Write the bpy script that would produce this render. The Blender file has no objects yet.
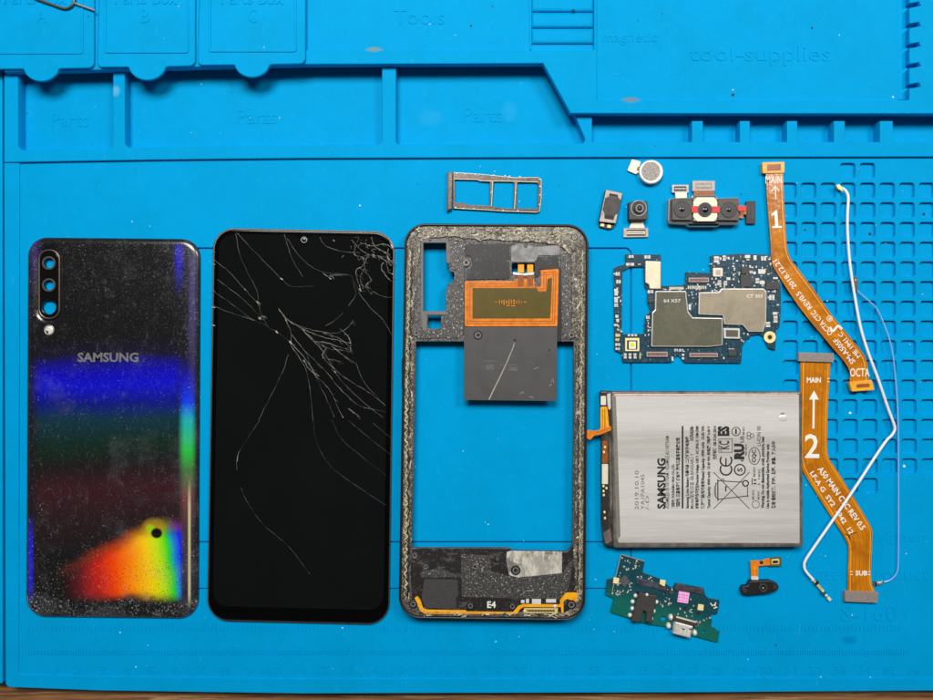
import bpy, math, random
from mathutils import Vector
from mathutils.geometry import tessellate_polygon
random.seed(7)
# ---------------------------------------------------------------- camera, world, lamps, exposure
K = 0.000405            # metres per photograph pixel on the work surface
D = 0.33                # camera height above the work surface (m)
CX, CY = 466.5, 350.0
sc = bpy.context.scene
cam_d = bpy.data.cameras.new("camera"); cam = bpy.data.objects.new("camera", cam_d)
sc.collection.objects.link(cam); sc.camera = cam
cam.location = (0, 0, D); cam.rotation_euler = (0, 0, 0)
cam_d.sensor_width = 36; cam_d.lens = 36*D/(933*K); cam_d.clip_start = 0.01; cam_d.clip_end = 20
sc.view_settings.view_transform = 'Standard'; sc.view_settings.look = 'None'
sc.view_settings.exposure = 0.0; sc.view_settings.gamma = 1
wd = bpy.data.worlds.new("World"); sc.world = wd; wd.use_nodes = True
nt = wd.node_tree; bg = nt.nodes['Background']
tc = nt.nodes.new('ShaderNodeTexCoord'); sx = nt.nodes.new('ShaderNodeSeparateXYZ')
cr = nt.nodes.new('ShaderNodeValToRGB')
nt.links.new(tc.outputs['Generated'], sx.inputs[0]); nt.links.new(sx.outputs['Z'], cr.inputs[0])
cr.color_ramp.elements[0].position = 0.0; cr.color_ramp.elements[0].color = (0.62, 0.64, 0.66, 1)
cr.color_ramp.elements[1].position = 0.85; cr.color_ramp.elements[1].color = (0.10, 0.105, 0.11, 1)
nt.links.new(cr.outputs[0], bg.inputs[0]); bg.inputs[1].default_value = 0.32
def lamp(name, loc, target, size, power, col):
    l = bpy.data.lights.new(name, 'AREA'); l.shape = 'RECTANGLE'; l.size = size[0]; l.size_y = size[1]
    l.energy = power; l.color = col
    o = bpy.data.objects.new(name, l); sc.collection.objects.link(o); o.location = loc
    d = Vector(target)-Vector(loc); o.rotation_euler = d.to_track_quat('-Z', 'Y').to_euler()
lamp("ceiling_lamp_main", (-0.12, 0.46, 0.86), (-0.02, 0.04, 0), (0.46, 0.30), 9.6, (1, 0.98, 0.95))
lamp("ceiling_lamp_side", (0.52, 0.42, 0.86), (0.05, 0.05, 0), (0.26, 0.30), 4.2, (1, 0.97, 0.93))

# ---------------------------------------------------------------- material helpers
class N:                                    # tiny expression wrapper over math nodes
    def __init__(s, t, o): s.t, s.o = t, o
    def _m(s, op, *a):
        n = s.t.nodes.new('ShaderNodeMath'); n.operation = op
        for i, v in enumerate((s,)+a):
            if isinstance(v, N): s.t.links.new(v.o, n.inputs[i])
            else: n.inputs[i].default_value = v
        return N(s.t, n.outputs[0])
    def __add__(s, b): return s._m('ADD', b)
    def __sub__(s, b): return s._m('SUBTRACT', b)
    def __mul__(s, b): return s._m('MULTIPLY', b)
    def __truediv__(s, b): return s._m('DIVIDE', b)
    def max(s, b): return s._m('MAXIMUM', b)
    def min(s, b): return s._m('MINIMUM', b)
    def abs(s): return s._m('ABSOLUTE')
    def pow(s, b): return s._m('POWER', b)
    def sm(s, a, b):                        # smooth step a->b mapped to 0..1
        n = s.t.nodes.new('ShaderNodeMapRange'); n.interpolation_type = 'SMOOTHSTEP'
        s.t.links.new(s.o, n.inputs[0])
        if a < b: n.inputs[1].default_value = a; n.inputs[2].default_value = b
        else:
            n.inputs[1].default_value = b; n.inputs[2].default_value = a
            n.inputs[3].default_value = 1; n.inputs[4].default_value = 0
        return N(s.t, n.outputs[0])
def c4(c): return (c[0], c[1], c[2], 1)
def srgb(r, g, b):
    f = lambda v: (v/255/12.92) if v/255 <= 0.04045 else ((v/255+0.055)/1.055)**2.4
    return (f(r), f(g), f(b))
class Mt:
    def __init__(s, name, col, rough=0.5, metal=0.0, spec=0.5):
        s.m = bpy.data.materials.new(name); s.m.use_nodes = True; s.t = s.m.node_tree
        s.b = s.t.nodes['Principled BSDF']
        s.b.inputs['Base Color'].default_value = c4(col)
        s.b.inputs['Roughness'].default_value = rough; s.b.inputs['Metallic'].default_value = metal
        s.b.inputs['Specular IOR Level'].default_value = spec
        tcn = s.t.nodes.new('ShaderNodeTexCoord'); s.tc = tcn.outputs['Object']; s.col = None; s.base = col; s.h = None
    def noise(s, scale, detail=3, rough=0.6, stretch=None, rot=0.0):
        n = s.t.nodes.new('ShaderNodeTexNoise'); n.inputs['Scale'].default_value = scale
        n.inputs['Detail'].default_value = detail; n.inputs['Roughness'].default_value = rough
        src = s.tc
        if stretch or rot:
            mp = s.t.nodes.new('ShaderNodeMapping'); s.t.links.new(src, mp.inputs[0])
            mp.inputs['Scale'].default_value = stretch or (1, 1, 1); mp.inputs['Rotation'].default_value = (0, 0, rot)
            src = mp.outputs[0]
        s.t.links.new(src, n.inputs['Vector'])
        return N(s.t, n.outputs['Fac'])
    def voro(s, scale, feature='F1', out='Distance'):
        n = s.t.nodes.new('ShaderNodeTexVoronoi'); n.feature = feature; n.inputs['Scale'].default_value = scale
        s.t.links.new(s.tc, n.inputs['Vector']); return N(s.t, n.outputs[out])
    def xy(s):                              # object-space coordinates in photo-pixel units, y up
        n = s.t.nodes.new('ShaderNodeSeparateXYZ'); s.t.links.new(s.tc, n.inputs[0])
        return N(s.t, n.outputs[0])/K, N(s.t, n.outputs[1])/K
    def mix(s, fac, col):                   # blend col over current colour
        n = s.t.nodes.new('ShaderNodeMix'); n.data_type = 'RGBA'
        s.t.links.new(fac.o, n.inputs[0])
        if s.col is None: n.inputs[6].default_value = c4(s.base)
        else: s.t.links.new(s.col, n.inputs[6])
        if isinstance(col, tuple): n.inputs[7].default_value = c4(col)
        else: s.t.links.new(col, n.inputs[7])
        s.col = n.outputs[2]; s.t.links.new(s.col, s.b.inputs['Base Color']); return s
    def ramp(s, fac, stops):
        n = s.t.nodes.new('ShaderNodeValToRGB'); e = n.color_ramp.elements
        s.t.links.new(fac.o, n.inputs[0])
        e[0].position, e[0].color = stops[0][0], c4(stops[0][1]); e[1].position, e[1].color = stops[-1][0], c4(stops[-1][1])
        for p, c in stops[1:-1]:
            q = e.new(p); q.color = c4(c)
        return n.outputs[0]
    def rough(s, n): s.t.links.new(n.o, s.b.inputs['Roughness']); return s
    def bump(s, n, dist, strength=1.0):
        b = s.t.nodes.new('ShaderNodeBump'); b.inputs['Distance'].default_value = dist; b.inputs['Strength'].default_value = strength
        s.t.links.new(n.o, b.inputs['Height'])
        if s.h is not None: s.t.links.new(s.h, b.inputs['Normal'])
        s.h = b.outputs[0]; s.t.links.new(s.h, s.b.inputs['Normal']); return s
def simple(name, col, rough=0.5, metal=0.0, var=0.25, scale=1500, bump=0.00002):
    m = Mt(name, col, rough, metal)
    n = m.noise(scale, 4)
    m.mix(n.sm(0.35, 0.75)*var*2, tuple(min(1, c*1.6+0.02) for c in col))
    m.mix(m.noise(scale*0.3, 3).sm(0.5, 0.8)*var*2, tuple(c*0.5 for c in col))
    if bump: m.bump(n, bump)
    return m.m
M = {}
# silicone mat
m = Mt('blue_silicone', (0.0, 0.312, 0.65), 0.5, 0, 0.3)
m.mix(m.noise(25, 5, 0.7).sm(0.35, 0.7)*0.35, (0.0, 0.27, 0.56))
m.mix(m.noise(60, 5, 0.7).sm(0.35, 0.75)*0.45, (0.0, 0.26, 0.50))
m.mix(m.noise(420, 5, 0.8).sm(0.55, 0.72)*0.3, (0.01, 0.37, 0.68))
m.mix(m.noise(260, 6, 0.85, (1, .35, 1), .5).sm(0.60, 0.68)*0.3, (0.02, 0.38, 0.66))
m.mix(m.noise(300, 6, 0.85, (.4, 1, 1), .2).sm(0.62, 0.68)*0.35, (0.0, 0.22, 0.46))
m.mix(m.noise(2600, 2, 0.5).sm(0.68, 0.76)*0.35, (0.0, 0.22, 0.50))
m.mix(m.noise(1900, 2, 0.5).sm(0.74, 0.79)*0.5, (0.25, 0.60, 0.85))
x, y = m.xy()
for (px, py, rx, ry, c, a) in [(375, 53, 9, 3.5, (0.25, 0.25, 0.12), .75), (629, 103, 10, 3.5, (0.22, 0.18, 0.10), .8),
                               (275, 48, 6, 5, (0.25, 0.4, 0.55), .5), (850, 640, 9, 5, (0, 0.14, 0.38), .5),
                               (117, 92, 5, 6, (0.2, 0.5, 0.75), .5), (510, 108, 9, 12, (0.05, 0.40, 0.7), .2), (430, 115, 14, 10, (0.05, 0.40, 0.7), .2)]:
    d = (((x-(px-CX))/rx).pow(2.0)+((y-(CY-py))/ry).pow(2.0)) + m.noise(900, 2)*0.8
    m.mix(d.sm(1.6, 0.3)*a, c)
m.mix(m.noise(1200, 4, 0.8).sm(0.5, 0.75)*0.25, (0.0, 0.24, 0.56))
m.bump(m.noise(2400, 3, 0.6), 0.0001, 0.8).bump(m.noise(180, 4), 0.00012, 0.3)
m.b.inputs['Specular Tint'].default_value = (0.05, 0.55, 1, 1)
M['blue'] = m.m
# wood
m = Mt('brown_wood', srgb(150, 105, 65), 0.5)
g = m.noise(260, 6, 0.65, (0.06, 1, 1))
m.mix(g.sm(0.38, 0.62), srgb(96, 62, 36)); m.mix(m.noise(900, 4, 0.7, (0.03, 1, 1)).sm(0.52, 0.66)*0.8, srgb(190, 150, 105))
m.bump(g, 0.0002); M['wood'] = m.m
# metals, plastics
M['black'] = simple('black_plastic', srgb(22, 22, 23), 0.4)
M['blackgloss'] = simple('black_gloss', srgb(10, 10, 11), 0.12, var=.05, bump=0)
M['darkgrey'] = simple('dark_grey_plastic', srgb(52, 51, 50), 0.5, var=.4, scale=3000)
M['brownish'] = simple('dark_bronze_metal', srgb(105, 92, 80), 0.35, 0.8)
M['tray'] = simple('worn_tray_metal', srgb(92, 80, 72), 0.25, 0.4, .4, 1400)
M['steel'] = simple('dull_steel', srgb(160, 156, 152), 0.3, 0.5)
M['silver'] = simple('bright_silver', srgb(212, 208, 202), 0.32, 0.3)
M['solder'] = simple('solder', srgb(222, 220, 212), 0.25, 0.2)
M['gold'] = simple('gold_plating', srgb(226, 194, 124), 0.35, 0.25)
M['goldpale'] = simple('pale_gold_pad', srgb(240, 222, 160), 0.5, 0.1, .1)
M['cream'] = simple('cream_metal', srgb(222, 214, 190), 0.45, 0.15, .15)
M['beigegrey'] = simple('connector_beige', srgb(172, 160, 154), 0.45, 0.1)
M['greyconn'] = simple('connector_grey', srgb(136, 126, 120), 0.5, 0.1, .2)
M['felt'] = simple('grey_felt', srgb(150, 143, 138), 0.9, 0, .6, 2600, 0.0001)
M['white'] = simple('white_plastic', srgb(232, 232, 230), 0.35, 0, .05)
M['print'] = simple('white_print', srgb(235, 230, 220), 0.6, 0, .05, bump=0)
M['red'] = simple('red_tape', srgb(208, 44, 44), 0.45, 0, .25)
M['pink'] = simple('pink_sticker', srgb(240, 170, 225), 0.6, 0, .15)
M['magenta'] = simple('magenta_print', srgb(214, 96, 190), 0.6, 0, .1)
M['orange'] = simple('orange_polyimide', srgb(214, 118, 22), 0.3, 0, .35, 500, 0.00004)
M['orangebright'] = simple('bright_orange_film', srgb(240, 160, 20), 0.3, 0, .25, 500, 0.00004)
M['orangedark'] = simple('dark_copper_trace', srgb(140, 74, 12), 0.35, 0, .3, 700)
m = Mt('amber_flex', srgb(200, 122, 14), 0.2)
m.mix(m.noise(90, 3).sm(0.35, 0.7)*0.7, srgb(160, 88, 8)); m.mix(m.noise(220, 3).sm(0.55, 0.75)*0.5, srgb(232, 156, 30))
m.bump(m.noise(90, 3, .6, (1, .6, 1), .8), 0.0009, 0.7).bump(m.noise(700, 3), 0.00006)
m.mix(m.noise(900, 5, .85).sm(0.62, 0.7)*.35, srgb(226, 170, 80)); M['flex'] = m.m
M['flexline'] = simple('copper_line', srgb(150, 84, 16), 0.35, 0, .2, 700, 0)
M['flexlight'] = simple('light_copper_line', srgb(232, 160, 44), 0.3, 0, .2, 700, 0)
m = Mt('olive_film', srgb(92, 78, 22), 0.3)
m.mix(m.noise(260, 4).sm(0.35, 0.7)*0.6, srgb(76, 70, 28)); m.mix(m.noise(3000, 2).sm(0.64, 0.7)*0.5, srgb(150, 132, 80)); M['olive'] = m.m
M['green'] = simple('green_pcb', srgb(12, 88, 84), 0.3, 0, .3, 700)
m = Mt('blue_pcb', srgb(24, 58, 72), 0.3)
m.mix(m.voro(900, 'F1', 'Color').sm(0.3, 0.9)*0.3, srgb(38, 82, 98)); m.mix(m.noise(2200, 1, .5, (1, .25, 1)).sm(0.62, 0.66)*0.5, srgb(70, 110, 140)); M['pcb'] = m.m
m = Mt('teal_pcb', srgb(20, 64, 74), 0.3)
x, y = m.xy(); m.mix((x*0.32+y).sm(2, -22), srgb(12, 98, 84))
m.mix(m.noise(1800, 2).sm(0.58, 0.66)*0.45, srgb(70, 120, 130)); M['pcbt'] = m.m
def shield(name, c, dark, spot):
    m = Mt(name, c, 0.4, 0.2)
    m.mix(m.noise(130, 5, 0.7).sm(0.35, 0.72)*0.7, dark); m.mix(m.noise(900, 5, 0.75).sm(0.58, 0.72)*0.5, spot)
    m.rough(m.noise(300, 4)*0.3+0.25); m.bump(m.noise(1500, 3), 0.00003); return m.m
M['shielddark'] = shield('tarnished_shield', srgb(100, 98, 80), srgb(76, 76, 62), srgb(150, 146, 126))
M['shieldlight'] = shield('brushed_shield', srgb(164, 152, 130), srgb(138, 126, 108), srgb(202, 188, 162))
M['shieldcream'] = shield('cream_shield', srgb(240, 222, 192), srgb(230, 208, 176), srgb(250, 238, 214))
# battery
m = Mt('silver_foil', srgb(224, 221, 217), 0.3, 0.25)
m.mix(m.noise(120, 4, .6, (0.05, 1, 1)).sm(0.35, 0.7)*0.7, srgb(184, 179, 172)); m.mix(m.noise(1800, 3, .6, (0.04, 1, 1)).sm(0.5, 0.7)*0.35, srgb(240, 237, 232))
m.mix(m.noise(800, 3, .7).sm(0.72, 0.78)*0.7, srgb(235, 232, 228))
m.bump(m.noise(70, 3, .6, (0.25, 1, 1)), 0.0006, 0.35).bump(m.noise(600, 3), 0.00004); M['foil'] = m.m
M['foiledge'] = simple('grey_wrap_film', srgb(104, 98, 92), 0.3, 0.3, .5, 300)
M['ink'] = simple('black_ink', srgb(24, 22, 22), 0.6, 0, 0, bump=0)
M['inkgrey'] = simple('grey_ink', srgb(88, 84, 84), 0.6, 0, 0, bump=0)
M['tape'] = simple('smoked_tape', srgb(58, 52, 48), 0.2, 0.2, .8, 500, 0.0002)
# frame
m = Mt('scuffed_magnesium', srgb(86, 84, 82), 0.45, 0.3)
v = m.noise(1500, 4, 0.75)
m.mix(v.sm(0.46, 0.53), srgb(26, 25, 26)); m.mix(v.sm(0.57, 0.63), srgb(196, 192, 186))
m.bump(v, 0.0001); M['speckle'] = m.m

m = Mt('glue_crust', srgb(150, 141, 126), 0.32, 0.15)
a = m.noise(420, 5, 0.75); b_ = m.noise(950, 5, 0.75)
m.mix(a.sm(0.47, 0.54), srgb(82, 74, 64)); m.mix(b_.sm(0.56, 0.61), srgb(222, 212, 190)); m.mix(b_.sm(0.45, 0.40), srgb(30, 27, 24)); m.mix(a.sm(0.40, 0.35), srgb(44, 40, 38))
m.mix(m.noise(300, 3).sm(0.60, 0.66)*0.6, srgb(108, 104, 58))
x, y = m.xy(); sd = (x-0.0).abs().sm(70, 80)*y.sm(186, 172)
m.mix(sd*m.noise(500, 4, .7, (1, .3, 1)).sm(0.36, 0.52)*.85, srgb(58, 53, 48)); m.mix(sd*m.noise(1100, 4, .8).sm(0.58, 0.63)*.9, srgb(206, 196, 172)); m.mix(m.noise(90, 3).sm(0.5, 0.62)*(sd*-1.0+1.0)*.6, srgb(120, 116, 110))
m.bump(b_, 0.0003).bump(a, 0.0003); M['glue'] = m.m
m = Mt('glue_bead', srgb(198, 190, 150), 0.3)
m.mix(m.noise(900, 4).sm(0.5, 0.6), srgb(120, 110, 72)); m.bump(m.noise(1200, 3), 0.0003); M['bead'] = m.m
m = Mt('grey_chassis', srgb(92, 88, 86), 0.5, 0.2)
m.mix(m.noise(700, 5, .75).sm(0.46, 0.56), srgb(54, 52, 50)); m.mix(m.noise(1500, 4, .7).sm(0.58, 0.64)*.8, srgb(170, 164, 156)); m.bump(m.noise(1800, 3), 0.00008); M['chassis'] = m.m
m = Mt('dark_moulding', srgb(30, 29, 29), 0.42)
m.mix(m.noise(260, 5, .75, (.5, 1, 1)).sm(0.54, 0.68)*0.6, srgb(98, 94, 90)); m.mix(m.noise(1500, 4, .7).sm(0.62, 0.68)*0.7, srgb(150, 146, 140)); M['moulding'] = m.m
m = Mt('graphite_sheet', srgb(74, 73, 72), 0.5, 0.2)
m.mix(m.noise(140, 4).sm(0.4, 0.7)*0.5, srgb(62, 61, 60)); m.mix(m.noise(1300, 4, .8).sm(0.66, 0.72)*0.35, srgb(120, 116, 112)); M['graphite'] = m.m
m = Mt('scratched_foil', srgb(226, 220, 206), 0.4, 0.3)
m.mix(m.noise(320, 6, .8, (1, .3, 1), 1.2).sm(0.44, 0.56)*0.75, srgb(158, 154, 144)); m.mix(m.noise(120, 4, .7).sm(0.52, 0.6)*.8, srgb(110, 108, 104)); m.mix(m.noise(160, 4).sm(0.6, .7)*.5, srgb(214, 190, 160)); M['patch'] = m.m
m = Mt('speaker_mesh', srgb(70, 68, 68), 0.7)
m.mix(m.voro(2600).sm(0.2, 0.5)*0.8, srgb(44, 43, 44)); m.bump(m.voro(2600), 0.0001); M['mesh'] = m.m
# screen
m = Mt('screen_glass', srgb(14, 15, 15), 0.06, 0, 0.4)
m.mix(m.noise(25, 3).sm(0.4, 0.7)*0.5, srgb(17, 21, 20)); M['display'] = m.m
m = Mt('bezel_glass', srgb(4, 4, 5), 0.08, 0, 0.4); M['bezel'] = m.m
m = Mt('crack_line', srgb(186, 182, 172), 0.3); m.mix(m.noise(260, 3).sm(0.35, 0.6)*0.85, srgb(58, 56, 50)); M['crack'] = m.m
m = Mt('faint_crack_line', srgb(118, 117, 110), 0.4); m.mix(m.noise(180, 3).sm(0.4, 0.6)*0.9, srgb(26, 29, 28)); M['crackfaint'] = m.m
m = Mt('lens_glass', srgb(8, 12, 22), 0.22, 0, 0.6); M['lens'] = m.m
# back cover film: rainbow bands and warm lamp reflection painted into the colour
m = Mt('film_painted_reflection', srgb(23, 22, 27), 0.2, 0, 0.5)
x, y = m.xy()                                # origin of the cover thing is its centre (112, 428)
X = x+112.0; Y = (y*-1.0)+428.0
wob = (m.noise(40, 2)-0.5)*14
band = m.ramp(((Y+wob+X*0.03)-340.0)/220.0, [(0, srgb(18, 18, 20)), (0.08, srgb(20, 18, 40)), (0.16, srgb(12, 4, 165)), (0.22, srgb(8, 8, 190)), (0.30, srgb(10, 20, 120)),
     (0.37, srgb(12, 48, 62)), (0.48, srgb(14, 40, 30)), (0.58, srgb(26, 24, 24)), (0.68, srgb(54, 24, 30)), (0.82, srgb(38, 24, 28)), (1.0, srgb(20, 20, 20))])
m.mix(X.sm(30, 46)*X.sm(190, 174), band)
# rainbow reflection painted along the right edge: blue -> cyan -> green -> dark red -> dark
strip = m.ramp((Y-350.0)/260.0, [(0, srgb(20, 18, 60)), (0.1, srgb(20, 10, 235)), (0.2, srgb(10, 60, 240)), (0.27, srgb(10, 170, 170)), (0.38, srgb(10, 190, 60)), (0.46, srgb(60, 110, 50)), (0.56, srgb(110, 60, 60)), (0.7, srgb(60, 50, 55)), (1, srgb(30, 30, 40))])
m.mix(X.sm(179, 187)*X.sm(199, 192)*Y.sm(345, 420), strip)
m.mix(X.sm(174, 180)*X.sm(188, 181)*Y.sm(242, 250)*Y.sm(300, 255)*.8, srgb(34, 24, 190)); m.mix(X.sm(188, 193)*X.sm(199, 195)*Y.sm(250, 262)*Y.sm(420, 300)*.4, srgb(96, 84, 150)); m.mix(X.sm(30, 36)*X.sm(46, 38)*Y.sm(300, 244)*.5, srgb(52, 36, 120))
m.mix(X.sm(189, 190.5)*X.sm(193, 191.5)*Y.sm(470, 510)*Y.sm(610, 590)*.9, srgb(196, 190, 150))  # highlight of the curved edge, painted as a pale line
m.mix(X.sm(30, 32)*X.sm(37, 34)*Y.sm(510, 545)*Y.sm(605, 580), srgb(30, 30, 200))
warm = m.ramp(((X+(m.noise(60, 2)-0.5)*10+(Y-560.0)*-0.10)-60.0)/124.0, [(0, srgb(46, 10, 16)), (0.16, srgb(110, 24, 34)), (0.34, srgb(200, 34, 14)), (0.46, srgb(240, 70, 0)), (0.58, srgb(248, 128, 0)), (0.72, srgb(244, 200, 10)), (0.82, srgb(190, 225, 10)), (0.9, srgb(40, 210, 30)), (0.955, srgb(10, 120, 210)), (1.0, srgb(10, 20, 240))])  # orange-yellow lamp reflection painted low on the film
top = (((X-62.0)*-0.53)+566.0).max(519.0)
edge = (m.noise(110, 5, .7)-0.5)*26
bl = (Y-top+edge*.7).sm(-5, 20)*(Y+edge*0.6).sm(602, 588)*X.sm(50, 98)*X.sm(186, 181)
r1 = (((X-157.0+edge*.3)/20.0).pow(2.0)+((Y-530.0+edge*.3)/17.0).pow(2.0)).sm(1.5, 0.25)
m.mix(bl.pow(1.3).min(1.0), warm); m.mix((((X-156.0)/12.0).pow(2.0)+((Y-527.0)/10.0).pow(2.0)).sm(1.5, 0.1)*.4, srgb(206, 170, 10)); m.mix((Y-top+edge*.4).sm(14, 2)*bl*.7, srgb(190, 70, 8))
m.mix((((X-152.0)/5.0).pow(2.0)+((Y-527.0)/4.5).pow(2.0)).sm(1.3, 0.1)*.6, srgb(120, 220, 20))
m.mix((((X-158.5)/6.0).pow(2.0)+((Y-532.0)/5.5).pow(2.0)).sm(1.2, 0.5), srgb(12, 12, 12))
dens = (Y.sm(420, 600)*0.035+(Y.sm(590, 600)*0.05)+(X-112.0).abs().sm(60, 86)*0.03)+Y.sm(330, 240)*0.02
s1 = m.noise(1700, 3, 0.7); s2 = m.noise(800, 5, 0.8, (1, .45, 1), .7)
dens = dens+(m.noise(110, 4, .7)-0.5)*.16
m.mix((s1+dens).sm(0.70, 0.735)*0.8, srgb(176, 178, 172)); m.mix((s2+dens*.7).sm(0.66, 0.70)*0.4, srgb(132, 132, 140))
m.mix((m.noise(300, 6, 0.85, (1, .6, 1), .9)+dens*.5).sm(0.56, 0.74)*0.30, srgb(110, 110, 118)); m.mix(m.noise(500, 6, 0.9, (1, .2, 1), -.5).sm(0.58, 0.66)*0.22, srgb(120, 120, 126)); m.mix((m.noise(45, 4, .7)+dens).sm(0.52, 0.75)*0.12, srgb(120, 122, 130))
spk = (m.noise(2100, 3, .6)+bl*0.08).sm(0.68, 0.71)*bl*Y.sm(535, 570); m.mix(spk*.9, srgb(24, 22, 10))
m.rough((s1+dens).sm(0.55, 0.7)*0.4+0.2); m.bump(s1, 0.00004, .7)
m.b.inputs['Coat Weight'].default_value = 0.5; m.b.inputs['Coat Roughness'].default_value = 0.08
M['painted_rainbow'] = m.m
m = Mt('cable_white', srgb(232, 234, 238), 0.3); M['cablewhite'] = m.m
m = Mt('cable_blue', srgb(126, 176, 226), 0.2); M['cableblue'] = m.m
M['yellowled'] = simple('yellow_phosphor', srgb(220, 225, 20), 0.4, 0, 0.05)
M['lint'] = simple('pale_lint', srgb(214, 226, 230), 0.8, 0, .3)
M['crumb'] = simple('dark_crumb', srgb(26, 50, 70), 0.8, 0, .3)

# ---------------------------------------------------------------- geometry helpers (photo pixels + heights in mm)
def f(z): return 1-z*0.001/D
def wxy(p, z): return ((p[0]-CX)*K*f(z), (CY-p[1])*K*f(z))
def rnd(pts, r=0, seg=6):                    # polygon with rounded corners; a point may carry its own radius
    out = []; n = len(pts)
    for i, p in enumerate(pts):
        rr = p[2] if len(p) > 2 else r
        if rr <= 0: out.append((p[0], p[1])); continue
        a = Vector(pts[i-1][:2]); b = Vector(p[:2]); c = Vector(pts[(i+1) % n][:2])
        u = (a-b); v = (c-b); lu, lv = u.length, v.length
        if lu < 1e-6 or lv < 1e-6: continue
        u /= lu; v /= lv
        ang = u.angle(v)
        if ang > 3.05: out.append((b.x, b.y)); continue
        t = min(rr/math.tan(ang/2), lu*0.48, lv*0.48); rr2 = t*math.tan(ang/2)
        cen = b+(u+v).normalized()*(rr2/math.sin(ang/2)); s = b+u*t-cen; e = b+v*t-cen
        tot = s.angle(e); sg = 1 if s.x*e.y-s.y*e.x > 0 else -1
        for k in range(seg+1):
            th = sg*tot*k/seg; q = Vector((s.x*math.cos(th)-s.y*math.sin(th), s.x*math.sin(th)+s.y*math.cos(th)))
            out.append((cen.x+q.x, cen.y+q.y))
    return out
def rect(x0, y0, x1, y1, r=0): return rnd([(x0, y0), (x1, y0), (x1, y1), (x0, y1)], r)
def rrect(cx, cy, w, h, a=0, r=0):           # a in degrees, counter-clockwise as seen in the photograph
    ca, sa = math.cos(math.radians(a)), math.sin(math.radians(a))
    return rnd([(cx+ca*u*w/2+sa*v*h/2, cy-sa*u*w/2+ca*v*h/2) for u, v in ((-1, -1), (1, -1), (1, 1), (-1, 1))], r)
def circ(cx, cy, r, n=24, ry=None): return [(cx+r*math.cos(2*math.pi*k/n), cy+(ry or r)*math.sin(2*math.pi*k/n)) for k in range(n)]
def arc(cx, cy, r, a0, a1, n=14): return [(cx+r*math.cos(math.radians(a0+(a1-a0)*k/n)), cy+r*math.sin(math.radians(a0+(a1-a0)*k/n))) for k in range(n+1)]
def stroke(path, w, w2=None):                # open path -> thin closed polygon
    L, R = [], []; n = len(path)
    for i, p in enumerate(path):
        a = Vector(path[max(0, i-1)]); b = Vector(path[min(n-1, i+1)]); d = (b-a)
        if d.length < 1e-9: continue
        d.normalize(); ww = w if w2 is None else w+(w2-w)*i/(n-1)
        L.append((p[0]-d.y*ww/2, p[1]+d.x*ww/2)); R.append((p[0]+d.y*ww/2, p[1]-d.x*ww/2))
    return L+R[::-1]
def smooth_path(pts, n=6):
    out = []; P = [Vector(p) for p in pts]; P = [P[0]*2-P[1]]+P+[P[-1]*2-P[-2]]
    for i in range(1, len(P)-2):
        for k in range(n):
            t = k/n; a, b, c, d = P[i-1:i+3]
            out.append(0.5*((2*b)+(c-a)*t+(2*a-5*b+4*c-d)*t*t+(3*b-a-3*c+d)*t**3))
    out.append(P[-2]); return [tuple(v) for v in out]
def area(l): return sum(l[i-1][0]*l[i][1]-l[i][0]*l[i-1][1] for i in range(len(l)))/2
_tc = {}
def text_geo(s, bold=0.0):
    if (s, bold) in _tc: return _tc[(s, bold)]
    cu = bpy.data.curves.new('t', 'FONT'); cu.body = s; cu.offset = bold; cu.resolution_u = 2; cu.extrude = 0.5
    o = bpy.data.objects.new('t', cu); sc.collection.objects.link(o)
    dg = bpy.context.evaluated_depsgraph_get(); dg.update(); me = o.evaluated_get(dg).to_mesh()
    V = [tuple(v.co) for v in me.vertices]; F = [tuple(p.vertices) for p in me.polygons]
    o.evaluated_get(dg).to_mesh_clear(); bpy.data.objects.remove(o); bpy.data.curves.remove(cu)
    xs = [v[0] for v in V]; ys = [v[1] for v in V]; x0, x1, y0, y1 = min(xs), max(xs), min(ys), max(ys)
    r = ([((v[0]-x0)/(x1-x0)-0.5, (v[1]-y0)/(y1-y0)-0.5, v[2]+0.5) for v in V], F)
    _tc[(s, bold)] = r; return r
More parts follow.
